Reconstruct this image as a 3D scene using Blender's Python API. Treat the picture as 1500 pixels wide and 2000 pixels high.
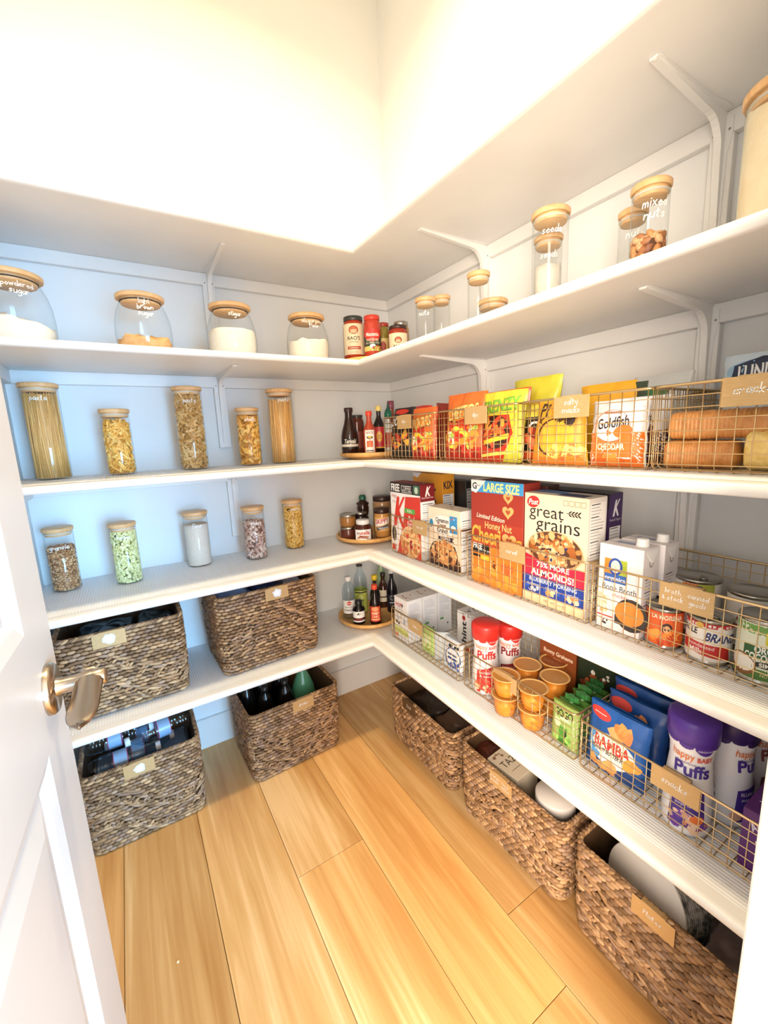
# A walk-in pantry: white L-shaped shelves, canisters, wire and seagrass baskets
EXPOSURE=1.12
WORLD_COL=(1.0,.95,.90,1); WORLD_STR=1.15
LAMP_W=12; WIN_W=17; FILL_W=78
import bpy, math, random
import numpy as np
from mathutils import Vector, Matrix, noise
from mathutils.geometry import tessellate_polygon
for o in list(bpy.data.objects): bpy.data.objects.remove(o)
SC=bpy.context.scene; COL=SC.collection
PI=math.pi
# ------------------------------------------------------------------ camera
CAM=Vector((-1.1338,-1.7462,1.2478)); YAW,PITCH,ROLL=.5481,-.1781,-.0428
fw=Vector((math.sin(YAW)*math.cos(PITCH),math.cos(YAW)*math.cos(PITCH),math.sin(PITCH)))
r0=Vector((math.cos(YAW),-math.sin(YAW),0)); u0=r0.cross(fw)
rt=r0*math.cos(ROLL)+u0*math.sin(ROLL); up=-r0*math.sin(ROLL)+u0*math.cos(ROLL)
cd=bpy.data.cameras.new('camera'); cam=bpy.data.objects.new('camera',cd); COL.objects.link(cam)
M=Matrix((rt,up,-fw)).transposed().to_4x4(); M.translation=CAM; cam.matrix_world=M
cd.sensor_width=36; cd.lens=818.12/2000*36; cd.clip_start=.01; cd.clip_end=50
SC.camera=cam
# ------------------------------------------------------------------ light and exposure
SC.view_settings.view_transform='Standard'; SC.view_settings.look='None'
SC.view_settings.gamma=1; SC.view_settings.use_curve_mapping=False
SC.view_settings.exposure=EXPOSURE
w=bpy.data.worlds.new('world'); SC.world=w; w.use_nodes=True
bg=w.node_tree.nodes['Background']; bg.inputs[0].default_value=WORLD_COL; bg.inputs[1].default_value=WORLD_STR
def area(name,loc,size,col,power,target,size_y=None,shape=None):
    l=bpy.data.lights.new(name,'AREA'); l.energy=power; l.color=col; l.size=size
    if shape: l.shape=shape
    if size_y: l.shape='RECTANGLE'; l.size_y=size_y
    o=bpy.data.objects.new(name,l); COL.objects.link(o); o.location=loc
    o.rotation_euler=(Vector(target)-Vector(loc)).to_track_quat('-Z','Y').to_euler()
    return o
dl=area('ceiling_downlight_light',(-.73,-.89,3.0),.16,(1.0,.80,.50),LAMP_W,(-.73,-.89,0),shape='DISK'); dl.data.spread=2.6
wl=area('window_daylight',(-.45,-4.2,.95),1.2,(.24,.60,1.0),WIN_W,(-1.25,0,.25),size_y=1.5); wl.data.spread=1.15
area('warm_fill_light',(-2.3,-3.0,1.35),1.2,(1.0,.83,.66),FILL_W,(-.3,-.6,1.1),size_y=1.9)  # unseen warm fill, added to brighten the right run and shelf undersides
# ------------------------------------------------------------------ materials
def lin(c):
    if isinstance(c,str):
        c=c.lstrip('#'); c=[int(c[i:i+2],16)/255 for i in (0,2,4)]
    return [x/12.92 if x<=.04045 else ((x+.055)/1.055)**2.4 for x in c]
_m={}
def pm(hexc,rough=.45,metal=0.,name=None,spec=.5):
    k=(hexc,rough,metal,spec)
    if k in _m: return _m[k]
    m=bpy.data.materials.new(name or 'colour_'+hexc.strip('#')); m.use_nodes=True
    b=m.node_tree.nodes['Principled BSDF']; b.inputs['Base Color'].default_value=(*lin(hexc),1)
    b.inputs['Roughness'].default_value=rough; b.inputs['Metallic'].default_value=metal
    b.inputs['Specular IOR Level'].default_value=spec
    _m[k]=m; return m
def nodes(name):
    m=bpy.data.materials.new(name); m.use_nodes=True; nt=m.node_tree
    return m,nt,nt.nodes['Principled BSDF'],lambda t:nt.nodes.new(t),nt.links.new
def noisy(name,cols,scale=8,rough=.5,stretch=(1,1,1),detail=4,bump=0,bscale=None,metal=0,pos=None,distort=0):
    m,nt,b,N,Lk=nodes(name)
    tc=N('ShaderNodeTexCoord'); mp=N('ShaderNodeMapping'); mp.inputs['Scale'].default_value=stretch
    nz=N('ShaderNodeTexNoise'); nz.inputs['Scale'].default_value=scale; nz.inputs['Detail'].default_value=detail
    nz.inputs['Distortion'].default_value=distort
    cr=N('ShaderNodeValToRGB'); Lk(tc.outputs['Object'],mp.inputs[0]); Lk(mp.outputs[0],nz.inputs['Vector']); Lk(nz.outputs[0],cr.inputs[0])
    pos=pos or [.3+.4*i/(len(cols)-1) for i in range(len(cols))]
    while len(cr.color_ramp.elements)<len(cols): cr.color_ramp.elements.new(.5)
    for e,c,p in zip(cr.color_ramp.elements,cols,pos): e.color=(*lin(c),1); e.position=p
    Lk(cr.outputs[0],b.inputs['Base Color']); b.inputs['Roughness'].default_value=rough; b.inputs['Metallic'].default_value=metal
    if bump:
        n2=N('ShaderNodeTexNoise'); n2.inputs['Scale'].default_value=bscale or scale*3; Lk(mp.outputs[0],n2.inputs['Vector'])
        bp=N('ShaderNodeBump'); bp.inputs['Strength'].default_value=bump; bp.inputs['Distance'].default_value=.002
        Lk(n2.outputs[0],bp.inputs['Height']); Lk(bp.outputs[0],b.inputs['Normal'])
    return m
WALL=noisy('wall_paint',['#e4e5e5','#e9eaea'],3,.75,bump=.15,bscale=180)
CEIL=noisy('ceiling_paint',['#e6e6e4','#ecebe8'],3,.8)
SHELF=noisy('shelf_paint',['#e3e2e1','#e9e8e6'],6,.4)
TRIM=noisy('trim_paint',['#e4e3e1','#eae9e7'],6,.35)
DOORM=noisy('door_paint',['#d6d3d0','#dcdad7'],4,.35)
BASKETWIRE=pm('#d9bd90',.3,1.,'brass_wire')
PLATE=noisy('brushed_brass',['#bf9c68','#c9a878'],60,.42,stretch=(1,1,8),metal=.2)
BAMBOO=noisy('bamboo',['#d8a974','#e2b988','#cf9c66'],14,.45,stretch=(1,6,1))
BAMBOO2=noisy('bamboo_turntable',['#dba055','#e8b570','#c98c44'],10,.4,stretch=(1,9,1))
NICKEL=pm('#b9aa98',.22,1.,'satin_nickel')
TIN=pm('#b4b0a8',.25,1.,'tin'); 
WHITEP=pm('#e9e9e9',.4); INK=pm('#1d1a1a',.5); CHALK=pm('#f7f7f7',.6)
def glass(name='clear_glass',tint=(.985,.99,.99),rim=(.80,.86,.87),f=.9):
    m,nt,b,N,Lk=nodes(name); nt.nodes.remove(b)
    out=nt.nodes['Material Output']; t=N('ShaderNodeBsdfTransparent'); g=N('ShaderNodeBsdfGlossy'); g.inputs['Roughness'].default_value=.03
    lw=N('ShaderNodeLayerWeight'); lw.inputs[0].default_value=.5
    cr=N('ShaderNodeMix'); cr.data_type='RGBA'; cr.inputs[6].default_value=(*tint,1); cr.inputs[7].default_value=(*rim,1)
    pw=N('ShaderNodeMath'); pw.operation='POWER'; pw.inputs[1].default_value=4
    Lk(lw.outputs['Facing'],pw.inputs[0]); Lk(pw.outputs[0],cr.inputs[0]); Lk(cr.outputs[2],t.inputs[0])
    ml=N('ShaderNodeMath'); ml.operation='MULTIPLY_ADD'; ml.inputs[1].default_value=.55*f; ml.inputs[2].default_value=.035; Lk(pw.outputs[0],ml.inputs[0])
    mx=N('ShaderNodeMixShader'); Lk(ml.outputs[0],mx.inputs[0]); Lk(t.outputs[0],mx.inputs[1]); Lk(g.outputs[0],mx.inputs[2]); Lk(mx.outputs[0],out.inputs[0])
    return m
GLASS=glass(); PET=glass('clear_plastic',(.90,.95,.98),(.5,.6,.7)); GREENG=glass('green_plastic',(.30,.62,.42),(.06,.2,.1))
AMBERG=glass('amber_cup_plastic',(.97,.80,.55),(.8,.5,.25),.7)
def attr_mat(name,rough=.6,var=.12,scale=120,bump=.3,metal=0):
    m,nt,b,N,Lk=nodes(name); a=N('ShaderNodeAttribute'); a.attribute_name='tone'
    tc=N('ShaderNodeTexCoord'); nz=N('ShaderNodeTexNoise'); nz.inputs['Scale'].default_value=scale; Lk(tc.outputs['Object'],nz.inputs['Vector'])
    mr=N('ShaderNodeMapRange'); mr.inputs[3].default_value=1-var; mr.inputs[4].default_value=1+var; Lk(nz.outputs[0],mr.inputs[0])
    mx=N('ShaderNodeVectorMath'); mx.operation='SCALE'; Lk(a.outputs['Color'],mx.inputs[0]); Lk(mr.outputs[0],mx.inputs['Scale'])
    Lk(mx.outputs[0],b.inputs['Base Color']); b.inputs['Roughness'].default_value=rough
    if bump:
        bp=N('ShaderNodeBump'); bp.inputs['Strength'].default_value=bump; bp.inputs['Distance'].default_value=.001
        Lk(nz.outputs[0],bp.inputs['Height']); Lk(bp.outputs[0],b.inputs['Normal'])
    return m
SEAGRASS=attr_mat('seagrass',.55,.25,160,.4)
PIECES=attr_mat('dry_goods',.5,.12,90,.2)
# ------------------------------------------------------------------ mesh building
class MB:
    def __init__(s): s.v=[];s.f=[];s.mi=[];s.sm=[];s.mats=[];s.tone=None
    def mat(s,m):
        if m not in s.mats: s.mats.append(m)
        return s.mats.index(m)
    def add(s,vs,fs,m,smooth=False):
        n=len(s.v); i=s.mat(m); s.v+=[tuple(p) for p in vs]
        for f in fs: s.f.append([n+k for k in f]); s.mi.append(i); s.sm.append(smooth)
    def box(s,x0,x1,y0,y1,z0,z1,m,b=0,axis=None):
        if b:
            # chamfered box
            vs=[];ix={}
            for i,X in enumerate((x0,x1)):
                for j,Y in enumerate((y0,y1)):
                    for k,Z in enumerate((z0,z1)):
                        sx,sy,sz=(1 if i==0 else -1),(1 if j==0 else -1),(1 if k==0 else -1)
                        ix[i,j,k,0]=len(vs);vs.append((X,Y+sy*b,Z+sz*b))
                        ix[i,j,k,1]=len(vs);vs.append((X+sx*b,Y,Z+sz*b))
                        ix[i,j,k,2]=len(vs);vs.append((X+sx*b,Y+sy*b,Z))
            fs=[]
            for i in (0,1):
                q=[ix[i,0,0,0],ix[i,1,0,0],ix[i,1,1,0],ix[i,0,1,0]];fs.append(q if i else q[::-1])
                q=[ix[0,i,0,1],ix[1,i,0,1],ix[1,i,1,1],ix[0,i,1,1]];fs.append(q if not i else q[::-1])
                q=[ix[0,0,i,2],ix[1,0,i,2],ix[1,1,i,2],ix[0,1,i,2]];fs.append(q if i else q[::-1])
            for a in (0,1):
                for c in (0,1):
                    fs.append([ix[a,c,0,0],ix[a,c,1,0],ix[a,c,1,1],ix[a,c,0,1]])
                    fs.append([ix[a,0,c,0],ix[a,1,c,0],ix[a,1,c,2],ix[a,0,c,2]])
                    fs.append([ix[0,a,c,1],ix[1,a,c,1],ix[1,a,c,2],ix[0,a,c,2]])
                    for d in (0,1): fs.append([ix[a,c,d,0],ix[a,c,d,1],ix[a,c,d,2]])
            s.add(vs,fs,m); return
        vs=[(X,Y,Z) for X in (x0,x1) for Y in (y0,y1) for Z in (z0,z1)]
        s.add(vs,[(0,1,3,2),(4,6,7,5),(0,4,5,1),(2,3,7,6),(0,2,6,4),(1,5,7,3)],m)
    def lathe(s,prof,m,n=32,cx=0,cy=0,smooth=True,cap0=True,cap1=True,sq=None):
        vs=[]
        for r,z in prof:
            for k in range(n):
                a=2*PI*k/n; c,d=math.cos(a),math.sin(a)
                if sq:
                    q=(abs(c)**sq+abs(d)**sq)**(-1/sq); c*=q;d*=q
                vs.append((cx+r*c,cy+r*d,z))
        fs=[(i*n+k,i*n+(k+1)%n,(i+1)*n+(k+1)%n,(i+1)*n+k) for i in range(len(prof)-1) for k in range(n)]
        s.add(vs,fs,m,smooth)
        if cap0: s.add(vs[:n],[tuple(range(n))[::-1]],m)
        if cap1: s.add(vs[-n:],[tuple(range(n))],m)
    def tube(s,pts,r,m,n=5,closed=False):
        P=[Vector(p) for p in pts]; L=len(P); vs=[]
        ref=None
        for i,p in enumerate(P):
            a=P[(i-1)%L] if (closed or i>0) else p; b=P[(i+1)%L] if (closed or i<L-1) else p
            t=(b-a).normalized()
            if ref is None: ref=Vector((0,0,1)) if abs(t.z)<.9 else Vector((1,0,0))
            x=(ref-t*ref.dot(t))
            if x.length<1e-4: x=t.orthogonal()
            x.normalize(); ref=x; y=t.cross(x)
            for k in range(n):
                an=2*PI*k/n; vs.append(p+x*(r*math.cos(an))+y*(r*math.sin(an)))
        fs=[]
        for i in range(L if closed else L-1):
            j=(i+1)%L
            for k in range(n): fs.append((i*n+k,i*n+(k+1)%n,j*n+(k+1)%n,j*n+k))
        if not closed: fs+= [tuple(range(n))[::-1],tuple(range((L-1)*n,L*n))]
        s.add(vs,fs,m,True)
    def grid(s,fn,nu,nv,m,smooth=True,flip=False):
        vs=[fn(i/nu,j/nv) for j in range(nv+1) for i in range(nu+1)]
        fs=[]
        for j in range(nv):
            for i in range(nu):
                q=(j*(nu+1)+i,j*(nu+1)+i+1,(j+1)*(nu+1)+i+1,(j+1)*(nu+1)+i); fs.append(q[::-1] if flip else q)
        s.add(vs,fs,m,smooth)
    def mesh(s,name):
        me=bpy.data.meshes.new(name); me.from_pydata(s.v,[],s.f)
        for m in s.mats: me.materials.append(m)
        me.polygons.foreach_set('material_index',s.mi); me.polygons.foreach_set('use_smooth',s.sm)
        if s.tone is not None:
            at=me.color_attributes.new('tone','FLOAT_COLOR','POINT')
            at.data.foreach_set('color',np.asarray(s.tone,dtype=np.float32).ravel())
        me.update(); return me
def T(name,label,cat,loc=(0,0,0),rz=0,group=None,kind=None):
    o=bpy.data.objects.new(name,None); COL.objects.link(o); o.location=loc; o.rotation_euler=(0,0,rz); o.empty_display_size=.03
    return tag(o,label,cat,group,kind)
def tag(o,label=None,cat=None,group=None,kind=None):
    if label:o['label']=label
    if cat:o['category']=cat
    if group:o['group']=group
    if kind:o['kind']=kind
    return o
def P(parent,name,mb,label=None,kind=None,loc=None,rot=None):
    me=mb if isinstance(mb,bpy.types.Mesh) else mb.mesh(name)
    o=bpy.data.objects.new(name,me); COL.objects.link(o)
    if parent: o.parent=parent
    if loc: o.location=loc
    if rot: o.rotation_euler=rot
    return tag(o,label,None,None,kind)
def S(name,mb,loc=None): return P(None,name,mb,kind='structure',loc=loc)
# ------------------------------------------------------------------ flat print ("art") mapped on a surface
_tx={}
def font_tris(st,bold=0):
    bold=min(bold,.028); k=(st,bold)
    if k in _tx: return _tx[k]
    c=bpy.data.curves.new('t','FONT'); c.body=st; c.resolution_u=3; c.offset=bold; c.fill_mode='FRONT'
    o=bpy.data.objects.new('t',c); COL.objects.link(o)
    dg=bpy.context.evaluated_depsgraph_get(); dg.update(); me=o.evaluated_get(dg).to_mesh(); me.calc_loop_triangles()
    V=[(v.co.x,v.co.y) for v in me.vertices]; R=[[V[i] for i in t.vertices] for t in me.loop_triangles]
    o.evaluated_get(dg).to_mesh_clear(); bpy.data.objects.remove(o); bpy.data.curves.remove(c)
    if R:
        xs=[p[0] for t in R for p in t]; x0,x1=min(xs),max(xs)
    else: x0,x1=0,1
    R=[[((p[0]-x0)/.7,p[1]/.7) for p in t] for t in R]
    _tx[k]=(R,(x1-x0)/.7); return _tx[k]
SF={'a':[[(.9,.8),(.45,1),(.05,.5),(.4,0),(.85,.35)],[(.9,1),(.9,.1),(1.1,0)]],'b':[[(.1,2),(.1,0)],[(.1,.6),(.5,1),(.9,.5),(.5,0),(.1,.2)]],
'c':[[(.85,.85),(.45,1),(.05,.5),(.45,0),(.9,.2)]],'d':[[(.85,.7),(.4,1),(.05,.5),(.4,0),(.85,.4)],[(.9,2),(.9,0)]],'e':[[(.05,.55),(.85,.65),(.5,1),(.08,.5),(.45,0),(.9,.2)]],
'f':[[(.8,1.9),(.5,2),(.35,1.5),(.35,-.5)],[(.05,1),(.75,1)]],'g':[[(.85,.8),(.4,1),(.05,.5),(.4,.1),(.85,.5)],[(.9,1),(.85,-.7),(.4,-1),(.1,-.7)]],
'h':[[(.1,2),(.1,0)],[(.1,.6),(.5,1),(.85,.7),(.85,0)]],'i':[[(.2,1),(.2,0)],[(.2,1.4),(.22,1.5)]],'k':[[(.1,2),(.1,0)],[(.8,1),(.1,.45),(.85,0)]],'l':[[(.15,2),(.15,.1),(.35,0)]],
'm':[[(.1,1),(.1,0)],[(.1,.7),(.4,1),(.6,.7),(.6,0)],[(.6,.7),(.9,1),(1.1,.7),(1.1,0)]],'n':[[(.1,1),(.1,0)],[(.1,.6),(.5,1),(.85,.7),(.85,0)]],'o':[[(.45,1),(.05,.5),(.45,0),(.88,.5),(.45,1)]],
'p':[[(.1,1),(.1,-1)],[(.1,.6),(.5,1),(.9,.5),(.5,0),(.1,.3)]],'r':[[(.1,1),(.1,0)],[(.1,.6),(.4,1),(.75,.9)]],'s':[[(.8,.85),(.4,1),(.15,.75),(.75,.3),(.4,0),(.05,.15)]],
't':[[(.35,1.7),(.35,.1),(.65,0)],[(.05,1.1),(.7,1.15)]],'u':[[(.1,1),(.12,.2),(.45,0),(.85,.3)],[(.88,1),(.88,0)]],'w':[[(.05,1),(.3,0),(.55,.8),(.8,0),(1.1,1)]],'x':[[(.1,1),(.8,0)],[(.8,1),(.1,0)]],
'y':[[(.1,1),(.2,.3),(.8,.4)],[(.88,1),(.8,-.6),(.4,-1)]],'&':[[(.9,0),(.15,1.2),(.4,1.6),(.6,1.25),(.1,.4),(.4,0),(.9,.6)]],'-':[[(.1,.5),(.6,.5)]],'P':[[(.1,2),(.1,0)],[(.1,1.9),(.8,1.7),(.7,1.1),(.1,1)]],' ':[]}
def hand_tris(st,w=.16):
    x=0;R=[]
    rnd=random.Random(st)
    for ch in st:
        dy=rnd.uniform(-.12,.12)
        for pl in SF.get(ch,[]):
            pts=[(x+p[0]+.12*p[1],p[1]+dy) for p in pl]
            for a,b in zip(pts,pts[1:]):
                dx,d=b[0]-a[0],b[1]-a[1]; l=math.hypot(dx,d) or 1; nx,ny=-d/l*w/2,dx/l*w/2; ex,ey=dx/l*w/3,d/l*w/3
                q=[(a[0]+nx-ex,a[1]+ny-ey),(a[0]-nx-ex,a[1]-ny-ey),(b[0]-nx+ex,b[1]-ny+ey),(b[0]+nx+ex,b[1]+ny+ey)]
                R+=[[q[0],q[1],q[2]],[q[0],q[2],q[3]]]
        x+=1.35 if ch in 'mw' else (.5 if ch in 'il' else (.7 if ch==' ' else 1.1))
    return R,x
class Art:
    def __init__(s,mp,maxl=None,step=.00006,base=.0003): s.mp=mp;s.maxl=maxl;s.st=step;s.l=base;s.mb=MB();s.cur={}
    def _tri(s,t,m,off):
        if s.maxl:
            e=[math.hypot(t[i][0]-t[(i+1)%3][0],t[i][1]-t[(i+1)%3][1]) for i in range(3)]
            k=max(range(3),key=lambda i:e[i])
            if e[k]>s.maxl:
                a,b,c=t[k],t[(k+1)%3],t[(k+2)%3]; mid=((a[0]+b[0])/2,(a[1]+b[1])/2)
                s._tri([a,mid,c],m,off); s._tri([mid,b,c],m,off); return
        s.mb.add([s.mp(p[0],p[1],off) for p in t],[(0,1,2)],m)
    def tris(s,R,col,off=None):
        m=pm(col,.45) if isinstance(col,str) else col
        s.l+=s.st
        for t in R: s._tri(t,m,s.l)
        return s
    def rect(s,u0,v0,u1,v1,col): return s.tris([[(u0,v0),(u1,v0),(u1,v1)],[(u0,v0),(u1,v1),(u0,v1)]],col)
    def poly(s,pts,col):
        ix=tessellate_polygon([[Vector((p[0],p[1],0)) for p in pts]])
        R=[]
        for t in ix:
            a,b,c=[pts[i] for i in t]
            if (b[0]-a[0])*(c[1]-a[1])-(b[1]-a[1])*(c[0]-a[0])<0: b,c=c,b
            R.append([a,b,c])
        return s.tris(R,col)
    def ell(s,cx,cy,rx,ry,col,rot=0,n=20,a0=0,a1=2*PI):
        c,d=math.cos(rot),math.sin(rot); pts=[]
        for k in range(n+1):
            a=a0+(a1-a0)*k/n; x,y=rx*math.cos(a),ry*math.sin(a); pts.append((cx+x*c-y*d,cy+x*d+y*c))
        return s.tris([[(cx,cy),pts[i],pts[i+1]] for i in range(n)],col)
    def line(s,pts,w,col):
        R=[]
        for a,b in zip(pts,pts[1:]):
            dx,d=b[0]-a[0],b[1]-a[1]; l=math.hypot(dx,d) or 1; nx,ny=-d/l*w/2,dx/l*w/2
            q=[(a[0]+nx,a[1]+ny),(a[0]-nx,a[1]-ny),(b[0]-nx,b[1]-ny),(b[0]+nx,b[1]+ny)]
            R+=[[q[0],q[1],q[2]],[q[0],q[2],q[3]]]
        return s.tris(R,col)
    def text(s,st,cx,cy,h,col,w=None,bold=.0,rot=0,shear=0,hand=False,align='c',sw=.16):
        R,W=hand_tris(st,sw) if hand else font_tris(st,bold)
        sx=(w/W) if w else h
        ox=-W*sx/2 if align=='c' else 0
        c,d=math.cos(rot),math.sin(rot); out=[]
        for t in R:
            q=[]
            for p in t:
                x=ox+p[0]*sx+shear*p[1]*h; y=(p[1]-.5)*h; q.append((cx+x*c-y*d,cy+x*d+y*c))
            out.append(q)
        return s.tris(out,col)
    def blobs(s,n,cx,cy,rx,ry,cols,sz,seed=1,asp=(.5,1),sides=7,rect=False):
        r=random.Random(seed)
        for i in range(n):
            if rect: x,y=cx+r.uniform(-rx,rx),cy+r.uniform(-ry,ry)
            else:
                a=r.uniform(0,2*PI);q=math.sqrt(r.random()); x,y=cx+rx*q*math.cos(a),cy+ry*q*math.sin(a)
            k=sz*r.uniform(.6,1.3); rot=r.uniform(0,PI); asx=r.uniform(*asp); pts=[]
            for j in range(sides):
                a=2*PI*j/sides; rr=k*r.uniform(.8,1.1); X,Y=rr*math.cos(a),rr*asx*math.sin(a)
                pts.append((x+X*math.cos(rot)-Y*math.sin(rot),y+X*math.sin(rot)+Y*math.cos(rot)))
            col=r.choice(cols)
            m=pm(col,.45); s.l+=s.st*.12
            for t in [[(x,y),pts[j],pts[(j+1)%sides]] for j in range(sides)]: s._tri(t,m,s.l)
        return s
    def facts(s,u0,v0,u1,v1,rows=10,col='#333338',bgc='#f4f4f4',seed=3):
        r=random.Random(seed); s.rect(u0,v0,u1,v1,bgc); w=u1-u0;h=(v1-v0)/rows; R=[]
        for i in range(rows):
            y=v1-h*(i+.5); e=u0+w*(.06+ .88*r.uniform(.55,1)); t=h*(.30 if i%4==0 else .13)
            R+=[[(u0+w*.06,y-t/2),(e,y-t/2),(e,y+t/2)],[(u0+w*.06,y-t/2),(e,y+t/2),(u0+w*.06,y+t/2)]]
        return s.tris(R,col)
def flat(o,U,V,N):
    o,U,V,N=map(Vector,(o,U,V,N)); return lambda u,v,l:o+U*u+V*v+N*l
def front(y): return lambda u,v,l:(u,y-l,v)
def side(x): return lambda u,v,l:(x+l,u,v)      # u = depth (y), on the +x side
def topm(z): return lambda u,v,l:(u,v,z+l)
def cyl(r,rz=0):
    rf=r if callable(r) else (lambda z:r)
    def f(u,v,l):
        R=rf(v)+l; a=u/rf(v)-PI/2+rz; return (R*math.cos(a),R*math.sin(a),v)
    return f
# ------------------------------------------------------------------ the room
XL=-1.412; YF=-1.64; HC=3.05
ZB=[0,.4299,.785,1.141,1.4964,1.8567]; TH=.0199; ZT=[0]+[z+TH for z in ZB[1:]]
DR,DB=.3897,.40; CT=.019; CH=.0405
def mkbox(*a,m=None,b=0):
    mb=MB(); mb.box(*a,m,b); return mb
S('wall_back',mkbox(XL-.1,.1,0,.1,0,HC,m=WALL)); S('wall_right',mkbox(0,.1,YF-.115,0,0,HC,m=WALL))
S('wall_left',mkbox(XL-.1,XL,YF-.115,0,0,HC,m=WALL)); S('ceiling',mkbox(XL-.1,.1,YF-.115,.1,HC,HC+.1,m=CEIL))
OL,OR=-1.300,-.677
mb=MB(); mb.box(XL-.1,OL-.02,YF-.115,YF,0,HC,WALL); mb.box(OR+.02,.1,YF-.115,YF,0,HC,WALL); mb.box(OL-.02,OR+.02,YF-.115,YF,2.07,HC,WALL)
S('wall_front',mb)
S('trim_1',mkbox(OR,OR+.02,YF-.12,YF+.0,0,2.05,m=TRIM,b=.002)); S('trim_2',mkbox(OL-.02,OL,YF-.12,YF,0,2.05,m=TRIM,b=.002)); S('trim_3',mkbox(OL-.02,OR+.02,YF-.12,YF,2.05,2.07,m=TRIM))
S('trim_4',mkbox(OR-.012,OR,YF-.075,YF-.04,0,2.05,m=TRIM,b=.001))
for nm,bx in (('back',(XL,0,-.015,0)),('right',(-.015,0,YF,-.015)),('left',(XL,XL+.015,YF,-.015))):
    mb=MB(); x0,x1,y0,y1=bx; mb.box(x0,x1,y0,y1,0,.13,TRIM,.002); S('baseboard_'+nm,mb)
# floor of long planks running towards the back wall
fm,nt,bs,N,Lk=nodes('oak_planks')
tc=N('ShaderNodeTexCoord'); at=N('ShaderNodeAttribute'); at.attribute_name='tone'
mp=N('ShaderNodeMapping'); mp.inputs['Scale'].default_value=(22,1.0,1); ad=N('ShaderNodeVectorMath'); ad.operation='MULTIPLY_ADD'; ad.inputs[1].default_value=(0,0,37)
Lk(at.outputs['Color'],ad.inputs[0]); Lk(tc.outputs['Object'],mp.inputs[0]); Lk(mp.outputs[0],ad.inputs[2])
wv=N('ShaderNodeTexNoise'); wv.inputs['Scale'].default_value=2.2; wv.inputs['Detail'].default_value=7; wv.inputs['Distortion'].default_value=.9; Lk(ad.outputs[0],wv.inputs['Vector'])
m2=N('ShaderNodeMapping'); m2.inputs['Scale'].default_value=(5,.55,1); ad2=N('ShaderNodeVectorMath'); ad2.operation='MULTIPLY_ADD'; ad2.inputs[1].default_value=(0,0,23)
Lk(at.outputs['Color'],ad2.inputs[0]); Lk(tc.outputs['Object'],m2.inputs[0]); Lk(m2.outputs[0],ad2.inputs[2])
w2=N('ShaderNodeTexNoise'); w2.inputs['Scale'].default_value=1.3; w2.inputs['Detail'].default_value=3; w2.inputs['Distortion'].default_value=.5; Lk(ad2.outputs[0],w2.inputs['Vector'])
c1=N('ShaderNodeValToRGB'); E=c1.color_ramp.elements; E[0].position=.33; E[0].color=(*lin('#c08a4c'),1); E[1].position=.63; E[1].color=(*lin('#efc993'),1); e=E.new(.5); e.color=(*lin('#d8a96c'),1)
mxv=N('ShaderNodeMath'); mxv.operation='MULTIPLY_ADD'; mxv.inputs[1].default_value=.38; Lk(wv.outputs[0],mxv.inputs[0])
mh=N('ShaderNodeMath'); mh.operation='MULTIPLY'; mh.inputs[1].default_value=.62; Lk(w2.outputs[0],mh.inputs[0]); Lk(mh.outputs[0],mxv.inputs[2]); Lk(mxv.outputs[0],c1.inputs[0])
sx=N('ShaderNodeSeparateXYZ'); Lk(at.outputs['Color'],sx.inputs[0])
ml=N('ShaderNodeVectorMath'); ml.operation='SCALE'; Lk(c1.outputs[0],ml.inputs[0]); Lk(sx.outputs[0],ml.inputs['Scale']); Lk(ml.outputs[0],bs.inputs['Base Color']); bs.inputs['Roughness'].default_value=.42
mb=MB(); mb.tone=[]
rf=random.Random(5); Wp=.215
seams=[-.43+Wp*k for k in range(-6,3)]
joints={-.43:[-1.13],-.645:[-1.302,-.15],-.86:[-.731,-1.95],-1.075:[-2.4],-1.29:[-.15,-2.2],-1.505:[-1.4],-.215:[-.17,-1.6]}
tones={-.86:[1.0,1.12],-.645:[1.10,1.14,.92],-1.075:[1.02,.97],-1.29:[.84,.86,.9],-.43:[.80,.84],-1.505:[1.02,1.],-.215:[.85,.9,.8]}
for sx0 in seams:
    k=round(sx0,3); js=joints.get(k,[-1.0]); ys=[.1]+sorted(js,reverse=True)+[-4.2]; tn=tones.get(k,[1,.95,1.05])
    for i,(ya,yb) in enumerate(zip(ys,ys[1:])):
        n=len(mb.v); g=.0007
        mb.box(sx0+g,sx0+Wp-g,yb+g,ya-g,-.012,0,fm,b=.0007)
        t=tn[i%len(tn)]; mb.tone+=[(t,(k*7.3+i*.37)%1,((k+3)*11.7+i*.61)%1,1)]*(len(mb.v)-n)
n=len(mb.v); mb.box(-2.3,.4,-4.2,.1,-.05,-.0125,pm('#5a3a1c',.8)); mb.tone+=[(1,1,1,1)]*(len(mb.v)-n)
S('floor',mb)
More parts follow.
